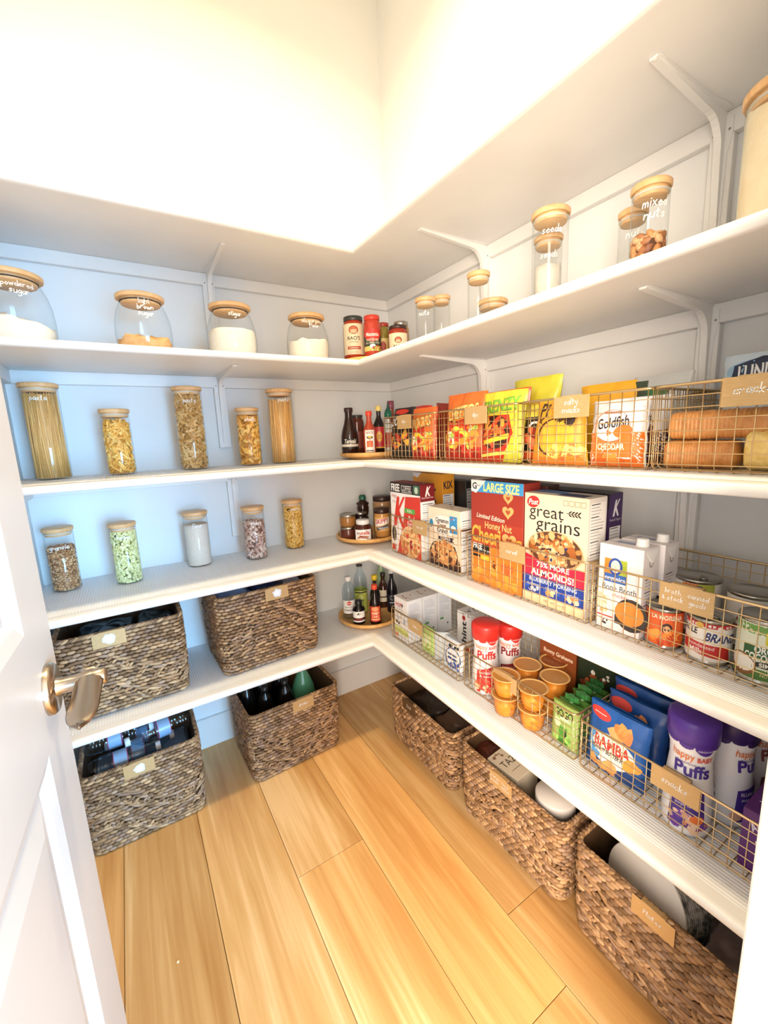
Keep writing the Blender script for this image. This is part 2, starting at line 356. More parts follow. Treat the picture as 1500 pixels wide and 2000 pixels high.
# ------------------------------------------------------------------ shelves
LINER=pm('#e9eaec',.45,name='ribbed_shelf_liner')
NOSE=[(-.012,0),(-.002,.0003),(.0012,.003),(.0025,.008),(.0025,.0125),(.0012,.017),(-.002,.0196),(-.012,.0199)]
def shelf(i,label):
    z=ZB[i]; t=T('corner_shelf',label,'shelf',(0,0,z))
    a,b=-DR,-DB
    L=MB(); L.box(XL,a+.01,b+.01,-.0005,0,TH,SHELF); L.box(a+.01,-.0005,b+.01,-.0005,0,TH,SHELF)
    vs=[(XL,b-d,h) for d,h in NOSE]+[(a-d,b-d,h) for d,h in NOSE]; n=len(NOSE)
    L.add(vs,[(k,k+1,n+k+1,n+k) for k in range(n-1)],SHELF,True); P(t,'back_board',L)
    R=MB(); R.box(a+.01,-.0005,YF+.0005,b+.01,0,TH,SHELF)
    vs=[(a-d,b-d,h) for d,h in NOSE]+[(a-d,YF+.0005,h) for d,h in NOSE]
    R.add(vs,[(k,k+1,n+k+1,n+k) for k in range(n-1)],SHELF,True); P(t,'side_board',R)
    for nm,bx in (('cleat',(XL,-.0005,-CT,-.0005)),('cleat',(-CT,-.0005,YF,-CT)),('cleat',(XL,XL+CT,-.34,-CT))):
        c=MB(); c.box(*bx,-CH,-.0002,SHELF,.0012); P(t,nm,c)
    if i<5:
        h=.0009
        for ax in (0,1):
            m=MB(); vs=[];fs=[]
            if ax==0:
                x=XL+.001
                while x<a+.02: 
                    [vs.extend([(x+q,b+.035,TH+.0002+hh),(x+q,-.002,TH+.0002+hh)]) for q,hh in ((0,0),(.0012,h),(.0042,h),(.0054,0))]; x+=.0072
                N_=len(vs)//2
                fs=[(2*k,2*k+2,2*k+3,2*k+1) for k in range(N_-1)]
            else:
                x=a+.032
                while x<-.004:
                    [vs.extend([(x+q,YF+.002,TH+.0004+hh),(x+q,b+.035,TH+.0004+hh)]) for q,hh in ((0,0),(.0012,h),(.0042,h),(.0054,0))]; x+=.0072
                N_=len(vs)//2
                fs=[(2*k,2*k+2,2*k+3,2*k+1) for k in range(N_-1)]
            m.add(vs,fs,LINER); P(t,'shelf_liner',m,'white ribbed shelf liner')
    return t
for i,l in ((1,'lowest white L-shaped corner shelf, just above the floor baskets'),(2,'white corner shelf holding the cereal boxes, second from the floor'),(3,'middle white corner shelf holding chip bags and tall pasta canisters'),(4,'white corner shelf holding squat sugar jars and sauce jars, fourth from the floor'),(5,'topmost empty white corner shelf under the ceiling')): shelf(i,l)
def bracket(i,wall,pos,label,full=.265):
    z=ZB[i]
    t=T('shelf_bracket',label,'bracket',(pos,0,z) if wall=='b' else (0,pos,z),0 if wall=='b' else -PI/2,'white metal shelf brackets')
    m=MB(); m.box(-.021,.021,-CT-.0002,-.0005,-full,-CH-.0005,SHELF,.001); P(t,'backing_board',m)
    y0=-CT-.0005
    w=.0065; prof=[]   # (distance out from wall, down)
    A=.272;B=.245;R_=.05
    prof=[(0,0),(A,0),(A,-.004),(R_+.02,-.016)]
    for k in range(7):
        a=k/6*PI/2; prof.append((R_+.016-R_*math.sin(a),-.016-R_+R_*math.cos(a)))
    prof+=[(.016,-R_-.03),(.004,-B),(0,-B)]
    vs=[(s*w,y0-d,h-.0006) for s in (-1,1) for d,h in prof]; n=len(prof)
    m=MB(); m.add(vs,[tuple(range(n))[::-1],tuple(range(n,2*n))]+[(k,(k+1)%n,n+(k+1)%n,n+k) for k in range(n)],SHELF)
    # flanges
    for s in(-1,1):
        q=[(s*w,y0-.0015,-.006),(s*.019,y0-.0015,-.012),(s*.019,y0-.0015,-.045),(s*.012,y0-.0015,-.075),(s*.010,y0-.0015,-B*.97),(s*w,y0-.0015,-B)]
        q2=[(a,b+.0015,c) for a,b,c in q]; k=len(q)
        m.add(q+q2,[tuple(range(k)),tuple(range(k,2*k))[::-1]]+[(j,(j+1)%k,k+(j+1)%k,k+j) for j in range(k)],SHELF)
        q=[(s*w,y0-.004,-.0015),(s*.019,y0-.010,-.0015),(s*.019,y0-.04,-.0015),(s*.012,y0-.075,-.0015),(s*.0095,y0-A*.97,-.0015),(s*w,y0-A,-.0015)]
        q2=[(a,b,c+.0012) for a,b,c in q]
        m.add(q+q2,[tuple(range(k)),tuple(range(k,2*k))[::-1]]+[(j,(j+1)%k,k+(j+1)%k,k+j) for j in range(k)],SHELF)
    P(t,'bracket_arm',m)
    for (x,y,zz,ax) in ((-.0135,y0-.0016,-.034,0),(.0135,y0-.0016,-.034,0),(.0,y0-A+.004,-.004,1)):
        m=MB()
        if ax==0: vs=[(x+.0024*math.cos(a),y-.0006,zz+.0024*math.sin(a)) for a in [k*PI/4 for k in range(8)]]+[(x,y-.0014,zz)]
        else: vs=[(x+.005*math.cos(a),y+.005*math.sin(a),zz-.0006) for a in [k*PI/4 for k in range(8)]]+[(x,y,zz-.003)]
        m.add(vs,[(k,(k+1)%8,8) for k in range(8)],pm('#8f8a84',.4,.6) if ax==0 else SHELF,True); P(t,'screw',m)
bracket(5,'b',-.787,'white bracket under the top shelf on the back wall, above the sugar jar')
bracket(4,'b',-.787,'white bracket on the back wall between the tall and short pasta canisters')
bracket(3,'b',-.776,'white bracket on the back wall behind the flour and bean canisters')
bracket(5,'r',-.638,'white bracket under the top shelf on the right wall, nearer the corner')
bracket(5,'r',-1.296,'white bracket under the top shelf on the right wall, beside the big flour jar')
bracket(4,'r',-.63,'white bracket on the right wall behind the bags of chips')
bracket(4,'r',-1.302,'white bracket on the right wall above the cracker basket')
bracket(3,'r',-1.29,'white bracket on the right wall behind the broth cartons')
# ------------------------------------------------------------------ door, standing open on the left
H0=Vector((-1.279,YF+.004,0)); rzd=math.atan2(.605,.028); LW=.606
mb=MB(); st=.112; D0=.035
zs=[.012,.23,.885,1.04,1.91,2.03]
mb.box(0,LW,.010,D0-.010,zs[0],zs[5],DOORM)
for y0,y1 in ((0,.0101),(D0-.0101,D0)):
    mb.box(0,st,y0,y1,zs[0],zs[5],DOORM); mb.box(LW-st,LW,y0,y1,zs[0],zs[5],DOORM)
    for a,b in ((0,1),(2,3),(4,5)): mb.box(st,LW-st,y0,y1,zs[a],zs[b],DOORM)
dr=P(None,'door_1',mb,kind='structure'); dr.location=H0; dr.rotation_euler=(0,0,rzd)
dr['label']='white two-panel door standing open at the left with satin nickel lever'
for (z0,z1) in ((zs[1],zs[2]),(zs[3],zs[4])):
    m=MB(); x0,x1=st,LW-st; a=.016
    o=[(x0,z0),(x1,z0),(x1,z1),(x0,z1)]; i1=[(x0+a,z0+a),(x1-a,z0+a),(x1-a,z1-a),(x0+a,z1-a)]
    a2=.024; i2=[(x0+a2,z0+a2),(x1-a2,z0+a2),(x1-a2,z1-a2),(x0+a2,z1-a2)]
    a3=.06; i3=[(x0+a3,z0+a3),(x1-a3,z0+a3),(x1-a3,z1-a3),(x0+a3,z1-a3)]
    vs=[(p[0],-.0,p[1]) for p in o]+[(p[0],.004,p[1]) for p in i1]+[(p[0],.0097,p[1]) for p in i2]+[(p[0],.0025,p[1]) for p in i3]
    fs=[(4*r+k,4*r+(k+1)%4,4*r+4+(k+1)%4,4*r+4+k) for r in range(3) for k in range(4)]+[(12,13,14,15)]
    m.add(vs,fs,DOORM); P(dr,'door_panel',m)
hd=MB(); hx,hz=LW-.062,.945
m=MB(); m.lathe([(.033,0),(.033,.005),(.030,.009),(.0,.009)],NICKEL,40,cap1=False)
ro=P(dr,'door_handle',m,'satin nickel lever handle',loc=(hx,0,hz),rot=(PI/2,0,0))
m=MB(); m.lathe([(.0125,.008),(.0105,.014),(.0105,.036),(.0112,.037),(.0112,.062),(.009,.064),(0,.064)],NICKEL,28,cap1=False)
P(ro,'spindle',m)
m=MB(); pr=[]   # flat lever blade runs back towards the hinge
for k in range(17):
    s=k/16; xx=.011-.118*s; hw=.0165*math.sqrt(max(.01,1-max(0,(s-.72)/.28)**2))*(1 if s>.02 else .8); cy=-.0445; zc=-.004*s*s
    hz_=.0085*(1-s)**2+.0035
    for a in range(10):
        an=2*PI*a/10; pr.append((xx,zc+hz_*math.sin(an),-cy+hw*math.cos(an)))
fs=[(k*10+a,k*10+(a+1)%10,(k+1)*10+(a+1)%10,(k+1)*10+a) for k in range(16) for a in range(10)]
m.add(pr,fs+[tuple(range(10)),tuple(range(160,170))[::-1]],NICKEL,True); P(ro,'lever',m)
# ceiling light that makes the room bright (above the frame)
t=T('ceiling_downlight','small round recessed light in the pantry ceiling','ceiling light',(-.73,-.89,HC))
m=MB(); m.lathe([(.085,-.001),(.105,-.001),(.105,-.008),(.085,-.012),(.085,-.001)],TRIM,32,cap0=False,cap1=False); P(t,'trim_ring',m)
m=MB(); m.lathe([(.083,-.004),(.083,-.005)],pm('#fff3df',.5),32); P(t,'diffuser',m)
# crumbs on the floor
for x,y,l in ((-1.178,-.758,'tiny pale crumb on the floor plank nearest the door'),(-1.118,-.955,'pale crumb on the floor at the bottom edge of the picture')):
    m=MB(); m.lathe([(.002,0),(.0035,.001),(.002,.0028),(.0005,.003)],pm('#f2dcae',.7),7)
    tag(P(None,'crumb',m,loc=(x,y,.0002),rot=(0,0,.4)),l,'crumb',None)
# ------------------------------------------------------------------ containers
def wood_lid(t,r,z,h=.012,plug=.011,gasket=False,pr=.84):
    m=MB(); m.lathe([(r-.0015,z),(r,z+.002),(r,z+h-.002),(r-.002,z+h),(0,z+h)],BAMBOO,40,cap1=False)
    l=P(t,'lid',m,'round bamboo lid')
    m=MB(); m.lathe([(0,z-plug),(r*pr-.001,z-plug),(r*pr,z-plug+.001),(r*pr,z)],BAMBOO,36,cap0=False,cap1=False); P(l,'plug',m)
    m=MB(); zz=z-plug*.45
    m.lathe([(r*pr,zz-.002),(r*pr+.003,zz-.0005),(r*pr+.003,zz+.0005),(r*pr,zz+.002)],pm('#3b332b',.6) if gasket else pm('#d8d4cb',.6),36,cap0=False,cap1=False); P(l,'gasket',m)
def script_on(t,lines,rf,zc,h,rz=0,col=CHALK):
    a=Art(cyl(rf,rz),.008,base=.0006)
    for i,s in enumerate(lines): a.text(s,0,zc-(i-(len(lines)-1)/2)*h*2.3,h,col,hand=True,sw=.2)
    P(t,'lettering',a.mb,'white handwritten lettering')
PASTA=['#e0a955','#d69b45','#e8b967','#c98d3c']
def rods(n,R,h,lean=.012,r=.001,z0=.004,seed=1):
    m=MB(); m.tone=[]; rd=random.Random(seed); c=[lin('#fbcf86'),lin('#f2c074'),lin('#fdd898'),lin('#eab468')]
    for i in range(n):
        a=2*PI*i/n+rd.uniform(-.05,.05); q=R*rd.uniform(.90,.985); tw=rd.uniform(-.4,.4)
        p=(q*math.cos(a),q*math.sin(a),z0); e=(q*math.cos(a+tw)*.98,q*math.sin(a+tw)*.98,z0+h*rd.uniform(.96,1))
        k=len(m.v); m.tube([p,((p[0]+e[0])/2*1.0+0,(p[1]+e[1])/2,(p[2]+e[2])/2),e],r,PIECES,4); m.tone+=[(*rd.choice(c),1)]*(len(m.v)-k)
    k=len(m.v); m.lathe([(R*.86,z0),(R*.86,z0+h*.97)],PIECES,24); m.tone+=[(*lin('#e6ad60'),1)]*(len(m.v)-k)
    return m
def shape(kind):
    m=MB()
    if kind=='penne': m.lathe([(.0034,-.017),(.0038,-.012),(.0038,.012),(.0034,.017)],PIECES,7)
    elif kind=='fusilli':
        vs=[];n=14
        for k in range(n+1):
            z=-.016+.032*k/n
            for a in range(6):
                an=a*PI/3+k*.75; r=.0042 if a%2==0 else .0018; vs.append((r*math.cos(an),r*math.sin(an),z))
        m.add(vs,[(k*6+a,k*6+(a+1)%6,(k+1)*6+(a+1)%6,(k+1)*6+a) for k in range(n) for a in range(6)],PIECES,False)
    elif kind=='shell':
        def f(u,v):
            a=(u-.5)*3.6; b=(v-.5)*PI; r=.0095*math.cos(b)**.7 if abs(v-.5)<.5 else 0
            return (r*.75*math.cos(a),r*.75*math.sin(a),.0125*math.sin(b))
        m.grid(f,8,6,PIECES)
    elif kind=='macaroni':
        m.tube([(0,0,-.009),(.002,0,-.004),(.0028,0,0),(.002,0,.004),(0,0,.009)],.0028,PIECES,6)
    elif kind=='soy': m.lathe([(.0004,-.0050),(.0030,-.0032),(.0037,0),(.0030,.0032),(.0004,.0050)],PIECES,8)
    elif kind=='bean': m.lathe([(.0004,-.0072),(.003,-.0048),(.0036,0),(.003,.0048),(.0004,.0072)],PIECES,7)
    elif kind=='oat': m.lathe([(.0004,-.0035),(.0022,-.0015),(.0022,.0015),(.0004,.0035)],PIECES,5)
    elif kind=='nut': m.lathe([(.001,-.011),(.006,-.006),(.0078,0),(.006,.006),(.001,.011)],PIECES,8)
    return m
def pile(kind,n,R,h,cols,core,seed=1,z0=.004,tang=.6,top=True):
    base=shape(kind); V=np.array(base.v); F=base.f; m=MB(); m.tone=[]; rd=random.Random(seed); ex=float(np.abs(V).max())
    cs=[lin(c) for c in cols]; k0=len(V)
    sm=base.sm[0]; mi=m.mat(PIECES)
    for i in range(n):
        topp = top and i<n*.12
        if topp: q=R*.85*math.sqrt(rd.random()); z=z0+h-ex*.3*rd.random()
        else: q=(R-ex*.38)*rd.uniform(.9,1.0); z=z0+ex*.4+(h-ex*.6)*((i*.6180339)%1)
        a=rd.uniform(0,2*PI)
        ta=Vector((-math.sin(a),math.cos(a),0)); upv=Vector((0,0,1)); ou=Vector((math.cos(a),math.sin(a),0))
        th=rd.uniform(0,PI); d=(ta*math.cos(th)+upv*math.sin(th)+ou*rd.uniform(-.35,.35)).normalized()
        q_=Vector((0,0,1)).rotation_difference(d).to_matrix()@Matrix.Rotation(rd.uniform(0,6.28),3,'Z')
        W=V@np.array(q_).T+np.array([q*math.cos(a),q*math.sin(a),z])
        rr=np.hypot(W[:,0],W[:,1]); s=np.minimum(1,R/np.maximum(rr,1e-6)); W[:,0]*=s; W[:,1]*=s; W[:,2]=np.maximum(W[:,2],z0)
        n0=len(m.v); m.v+=[tuple(p) for p in W]; m.f+=[[n0+j for j in f] for f in F]; m.mi+=[mi]*len(F); m.sm+=[sm]*len(F)
        c=rd.choice(cs); v=rd.uniform(.9,1.08); m.tone+=[(c[0]*v,c[1]*v,c[2]*v,1)]*k0
    n0=len(m.v); kc=1-ex*.38/R*1.0-.10; m.lathe([(R*kc,z0),(R*kc,z0+h*.90),(R*.5,z0+h*.93)],PIECES,28); m.tone+=[(*lin(core),1)]*(len(m.v)-n0)
    return m
def powder(R,h,mat,seed=1,amp=.004,z0=.004,rad=None,slope=0):
    m=MB(); rr=rad or (lambda z:R)
    def f(u,v):
        a=2*PI*u
        if v<.5:
            s=v*2; z=z0; 
            top=z0+h+amp*noise.noise(Vector((math.cos(a)*2,math.sin(a)*2,seed)))*1.5+slope*math.cos(a)
            z=z0+(top-z0)*s; r=rr(z)
        else:
            s=(1-v)*2; top0=z0+h+amp*noise.noise(Vector((math.cos(a)*2,math.sin(a)*2,seed)))*1.5+slope*math.cos(a); r=rr(top0)*s
            z=z0+h+slope*math.cos(a)*s+amp*noise.noise(Vector((r*math.cos(a)*90,r*math.sin(a)*90,seed)))*(1-s)+ (top0-z0-h-slope*math.cos(a))*s+amp*(1-s)
        return (r*math.cos(a),r*math.sin(a),z)
    m.grid(f,40,14,mat); return m
FLOUR=noisy('flour',['#ddd6ca','#e4ddd2'],60,.9,bump=.5,bscale=250); BROWNS=noisy('brown_sugar',['#cf9a60','#dcae78'],80,.9,bump=.8,bscale=300)
SANDY=noisy('oat_flour',['#d9cdbd','#e3d9cc'],200,.95); SPICE=noisy('coffee_creamer',['#ead9c0','#f0e3cf'],120,.95)
def canister(x,y,z,r,h,label,script,content=None,sz=None,rz=None,name='glass_canister',group=None,sc_h=.0075):
    t=T(name,label,'canister',(x,y,z),(-.0 if rz is None else rz),group)
    rb=r*.93; hz=h-.012
    m=MB(); m.lathe([(0,.001),(rb-.004,.001),(rb-.001,.003),(rb,.006),(rb,hz-.001),(rb-.0015,hz)],GLASS,44,cap0=False,cap1=False)
    m.lathe([(0,.004),(rb-.004,.004)],GLASS,30,cap0=False,cap1=False)
    P(t,'jar',m,'clear glass cylinder')
    wood_lid(t,r,hz,.012,.014)
    if script: script_on(t,script,rb,(sz or h*.72),sc_h)
    return t
def stuff(name,mb,label,cat,x,y,z,rz=0):
    o=P(None,name,mb,kind='stuff',loc=(x,y,z),rot=(0,0,rz)); tag(o,label,cat); return o
z3=ZT[3]+.0016; z2=ZT[2]+.0016; z4=ZT[4]+.0016; z1=ZT[1]+.0016
# tall pasta canisters on the back wall, middle shelf
canister(-1.320,-.115,z3,.0500,.282,'tall glass canister of spaghetti nearest the door, bamboo lid',['pasta'],sz=.235)
stuff('spaghetti',rods(110,.0435,.252,seed=2),'long straight spaghetti filling the tall canister nearest the door','pasta',-1.320,-.115,z3)
canister(-1.139,-.125,z3,.0435,.207,'short glass canister of penne pasta with bamboo lid',None)
stuff('penne_pasta',pile('penne',300,.0390,.158,['#f6c062','#f0b350','#fad07a','#e6a644'],'#c98a35',3),'orange-yellow penne pasta filling the short left canister','pasta',-1.139,-.125,z3)
canister(-.919,-.125,z3,.0495,.280,'tall glass canister of brown spiral pasta, centre of the middle shelf',['pasta'],sz=.23)
stuff('spiral_pasta',pile('fusilli',560,.0450,.243,['#e6bb78','#d9a862','#efcb90','#c99752'],'#a87838',4),'brownish spiral pasta filling the tall middle canister','pasta',-.919,-.125,z3)
canister(-.722,-.125,z3,.0432,.210,'short glass canister of shell pasta with bamboo lid',['shells'],sz=.165)
stuff('shell_pasta',pile('shell',330,.0392,.172,['#f4ba58','#ecaa48','#f8ca72'],'#d09038',5),'golden shell pasta filling the short right canister','pasta',-.722,-.125,z3)
canister(-.594,-.125,z3,.0510,.279,'tall glass canister of fettuccine nearest the corner, bamboo lid',['pasta'],sz=.235)
stuff('fettuccine',rods(70,.0440,.240,r=.0017,seed=8),'flat long fettuccine in the tall canister nearest the corner','pasta',-.594,-.125,z3)
# canisters on the shelf below
canister(-1.338,-.100,z2,.0415,.204,'glass canister of bran cereal, leftmost on the second shelf',['granola'],sz=.142)
stuff('bran_cereal',pile('oat',1500,.0372,.138,['#d9a877','#c28c5a','#e6bd90','#8a5b35'],'#a9764c',6,top=True),'speckled brown bran filling the leftmost lower canister','cereal',-1.338,-.100,z2)
canister(-1.165,-.145,z2,.0412,.201,'glass canister of pale green dry soybeans',['beans'],sz=.155)
stuff('dry_soybeans',pile('soy',1500,.0375,.170,['#e4e3a8','#d8d796','#efeebb','#cccb85'],'#77753f',7),'pale green dry beans filling a glass canister','beans',-1.165,-.145,z2)
canister(-.937,-.085,z2,.0450,.201,'glass canister of pale beige flour on the second shelf',['flour'],sz=.15)
stuff('oat_flour',powder(.0410,.150,SANDY,3,.001),'pale beige flour filling three quarters of a canister','flour',-.937,-.085,z2)
canister(-.740,-.140,z2,.0432,.202,'glass canister of speckled pinto beans',['beans'],sz=.14)
stuff('pinto_beans',pile('bean',1150,.0390,.140,['#ddc4b8','#cfaea0','#8a5f52','#efe0d6','#b08a7c'],'#54362c',9),'speckled pinkish pinto beans in a glass canister','beans',-.740,-.140,z2)
canister(-.565,-.085,z2,.0430,.202,'glass canister of macaroni, nearest the turntable of spreads',['pasta'],sz=.165)
stuff('macaroni',pile('macaroni',620,.0388,.172,['#f0c464','#e6b452','#f6d27c'],'#b88530',10),'yellow macaroni filling the canister nearest the spreads','pasta',-.565,-.085,z2)
# squat jars, fourth shelf
SQ=[(.0,.002),(.060,.002),(.068,.006),(.0745,.03),(.0755,.06),(.0735,.09),(.067,.118),(.058,.138),(.0535,.145),(.0535,.152)]
def sqr(z):
    for a,b in zip(SQ,SQ[1:]):
        if a[1]<=z<=b[1] and b[1]>a[1]: return a[0]+(b[0]-a[0])*(z-a[1])/(b[1]-a[1])
    return SQ[-1][0] if z>.1 else .06
def squat(x,y,label,script,s=1,zc=.118,rz=0,sh=.008):
    t=T('squat_glass_jar',label,'jar',(x,y,z4),rz)
    m=MB(); m.lathe([(r*s,z*s) for r,z in SQ],GLASS,52,cap0=False,cap1=False); P(t,'jar',m,'rounded clear glass body')
    wood_lid(t,.0645*s,.152*s,.0115,.013,True,.80)
    script_on(t,script,lambda z:sqr(z/s)*s,zc*s,sh,0)
J=[(-1.325,-.245,1.12,'large squat jar marked powdered sugar, cut by the left edge of the picture',['powdered','sugar'],.119,.35),(-1.031,-.25,1.,'squat glass jar marked light brown sugar with bamboo lid',['light','brown','sugar'],.118,.1),
   (-.776,-.25,1.02,'squat glass jar marked sugar, below the wall bracket',['sugar'],.125,-.0),(-.512,-.25,1.,'squat glass jar marked all-purpose flour, next to the tomato sauce',['all-purpose','flour'],.125,-.0)]
for x,y,s,l,sc,zc,rz in J: squat(x,y,l,sc,s,zc,rz,.0075)
stuff('powdered_sugar',powder(.07,.062,FLOUR,5,.012,rad=lambda z:(sqr(z/1.12)*1.12-.003),slope=-.014),'white powdered sugar heaped in the leftmost squat jar','sugar',-1.325,-.245,z4)
stuff('brown_sugar',powder(.07,.034,BROWNS,9,.016,rad=lambda z:sqr(z)-.003),'small heap of light brown sugar in a squat jar','sugar',-1.031,-.25,z4)
stuff('white_sugar',powder(.07,.082,FLOUR,2,.001,rad=lambda z:sqr(z/1.02)*1.02-.003),'white granulated sugar half filling a squat jar','sugar',-.776,-.25,z4)
stuff('flour',powder(.07,.070,FLOUR,4,.010,rad=lambda z:sqr(z)-.003),'white flour in the squat jar next to the tomato sauce','flour',-.512,-.25,z4)
# small canisters on the right run of the fourth shelf
def rcan(x,y,r,h,label,script,big=False): 
    return canister(x,y,z4,r,h,label,script,rz=-PI/2+.75,sz=h-.055,sc_h=.0085)
rcan(-.205,-.548,.0345,.178,'slim glass canister with bamboo lid, first right of the sauce jars',['nuts'])
rcan(-.125,-.535,.0315,.198,'slim canister standing behind the first one right of the sauce jars',None)
rcan(-.205,-.797,.0325,.176,'slim glass canister in front of a squat one, below the wall bracket',None)
rcan(-.105,-.755,.0460,.126,'short wide glass canister behind the slim one below the wall bracket',None)
rcan(-.175,-1.012,.0450,.247,'tall glass canister with a shorter one standing behind it',['seeds'])
rcan(-.105,-.953,.0370,.228,'shorter canister seen through the tall glass canister',['seeds'])
rcan(-.215,-1.266,.0345,.178,'glass canister of mixed nuts with bamboo lid',['mixed','nuts'])
rcan(-.135,-1.19,.0290,.183,'slim glass canister half hidden behind the mixed nuts',['nuts'])
stuff('mixed_nuts',pile('nut',110,.0300,.082,['#c98d55','#8a5130','#e0b183','#a66a3c'],'#5c3620',12),'mixed brown nuts at the bottom of a glass canister','nuts',-.215,-1.266,z4)
t=rcan(-.215,-1.462,.058,.222,'big glass canister packed with flour, cut by the right edge of the picture',None)
stuff('packed_flour',powder(.0525,.186,noisy('packed_flour',['#efdcb8','#f4e6c8'],30,.95,bump=1,bscale=120),8,.010),'cream flour packed to the lid of the big right canister','flour',-.215,-1.462,z4)
stuff('rice',powder(.029,.055,SPICE,6,.004),'pale rice low in a slim canister behind the first right one','rice',-.125,-.535,z4)
stuff('oat_powder',powder(.033,.15,FLOUR,7,.004),'white powder in the canister seen through the tall one','flour',-.105,-.953,z4)
# ------------------------------------------------------------------ turntables
def turntable(x,y,z,label,group='bamboo turntables in the corner'):
    t=T('turntable',label,'turntable',(x,y,z),.3,group); R=.14
    m=MB(); m.lathe([(R*.72,0),(R*.72,.005)],BAMBOO2,48); P(t,'base',m)
    m=MB(); m.lathe([(R*.80,.0055),(R-.006,.009),(R,.016),(R,.024),(R-.002,.026),(R-.008,.026),(R-.010,.0205),(0,.0205)],BAMBOO2,64,cap1=False); P(t,'tray',m)
    return z+.0207
t4=turntable(-.232,-.225,z4,'bamboo turntable under the tomato sauce jars on the fourth shelf')
t3=turntable(-.232,-.205,z3,'bamboo turntable of dark sauce bottles on the middle shelf')
t2=turntable(-.252,-.157,z2,'bamboo turntable of spreads and honey on the second shelf')
t1=turntable(-.284,-.193,z1,'bamboo turntable of vinegar bottles on the lowest shelf')
def face(x,y): return math.atan2(CAM.y-y,CAM.x-x)+PI/2
def vessel(name,cat,label,x,y,z,prof,body,cap=None,capcol=None,lab=None,art=None,turn=0,n=30,capsq=None,bname='bottle'):
    """prof: body profile; cap: profile; lab: (z0,z1,colour) label band"""
    t=T(name,label,cat,(x,y,z),face(x,y)+turn)
    m=MB(); m.lathe(prof,body if not isinstance(body,str) else pm(body,.12),n); P(t,bname,m)
    if cap:
        m=MB(); m.lathe(cap,capcol if not isinstance(capcol,str) else pm(capcol,.35),26); P(t,'cap',m)
    def rf(v):
        for a,b in zip(prof,prof[1:]):
            if b[1]>a[1] and a[1]<=v<=b[1]: return a[0]+(b[0]-a[0])*(v-a[1])/(b[1]-a[1])
        return max(p[0] for p in prof)
    if lab:
        z0,z1,c,wd=lab if len(lab)==4 else (*lab,None)
        r=rf((z0+z1)/2); w=wd or r*2.6
        a=Art(cyl(rf),.006,base=.0004); a.rect(-w/2,z0,w/2,z1,c)
        if art: art(a)
        P(t,'paper_label',a.mb)
    return t
def sc(p,r,h): return [(a*r,b*h) for a,b in p]
JAR=[(.0,0),(.90,0),(1,.03),(1,.80),(.93,.86),(.82,.89),(.82,.93)]
def jar(name,cat,label,x,y,z,r,h,body,capcol,lab=None,art=None,turn=0,capr=.88,caph=.10):
    return vessel(name,cat,label,x,y,z,sc(JAR,r,h),body,[(r*capr,h*(1-caph)),(r*capr+.001,h*(1-caph)+.001),(r*capr+.001,h-.001),(r*capr-.001,h),(0,h)],capcol,lab,art,turn)
def rao(a,k=1,z=0):
    a.ell(0,z+.118*k,.019*k,.016*k,'#8c2f22').ell(0,z+.118*k,.016*k,.013*k,'#c9603a')
    for i in range(-2,3): a.rect(i*.005*k-.0015*k,z+.106*k,i*.005*k+.0015*k,z+.120*k,'#f3ddb0')
    a.text("RAO'S",0,z+.088*k,.013*k,'#2b2320',bold=.01).text('HOMEMADE',0,z+.074*k,.0045*k,'#6b5a48')
jar('tomato_sauce_jar','jar','tall jar of red pasta sauce with cream label, leftmost on the fourth shelf turntable',-.298,-.205,t4,.0415,.172,'#b23a22','#3b3d3a',(.028,.142,'#efe0bd',.1),
    lambda a:(rao(a),a.rect(-.026,.047,.026,.058,'#b03427').text('MARINARA',0,.0525,.006,'#f5e6c5'),a.text('net wt 24 oz',0,.037,.004,'#6b5a48')))
jar('red_pepper_jar','jar','jar of roasted red peppers with a red lid beside the pasta sauce',-.262,-.288,t4,.0325,.160,'#c2402c','#d8412f',(.030,.110,'#2f3a2c',.085),
    lambda a:(a.rect(-.0425,.030,.0425,.048,'#e7d27a').rect(-.0425,.085,.0425,.110,'#c43a2c').ell(0,.086,.033,.022,'#d23a30').text('Mezzetta',0,.090,.013,'#f5efe6',bold=.02,w=.05),a.text('ROASTED RED',0,.070,.008,'#efe9cf',w=.048,bold=.01).text('BELL PEPPER STRIPS',0,.059,.007,'#efe9cf',w=.055),a.ell(0,.047,.012,.008,'#cfe0ee'),a.blobs(14,.02,.04,.02,.008,['#c43a2c','#8fae3c'],.005,3)))
jar('olive_jar','jar','narrow jar of green olives with red lid, half hidden behind the red peppers',-.190,-.250,t4,.026,.150,'#8a7a35','#a63a2e',(.025,.09,'#d9c27c',.06),lambda a:a.ell(0,.06,.012,.018,'#a8402c'))
jar('dark_relish_jar','jar','small dark jar behind the olive jar on the fourth shelf',-.158,-.225,t4,.026,.125,'#3a2418','#7a2c22',(.02,.08,'#4a5236',.05),lambda a:a.rect(-.015,.04,.02,.055,'#d8d2b8'))
jar('pizza_sauce_jar','jar','short jar of red sauce with cream label, rightmost on the fourth shelf turntable',-.182,-.345,t4,.0375,.118,'#a23422','#3b2a24',(.010,.088,'#efe0bd',.085),lambda a:rao(a,.72,-.022))
jar('mustard_jar','jar','small jar with a silver lid standing behind the short red sauce jar',-.140,-.305,t4,.031,.146,'#a8843c',TIN)
BOT=[(0,0),(.93,0),(1,.02),(1,.50),(.92,.58),(.62,.68),(.38,.76),(.34,.80),(.34,.92)]
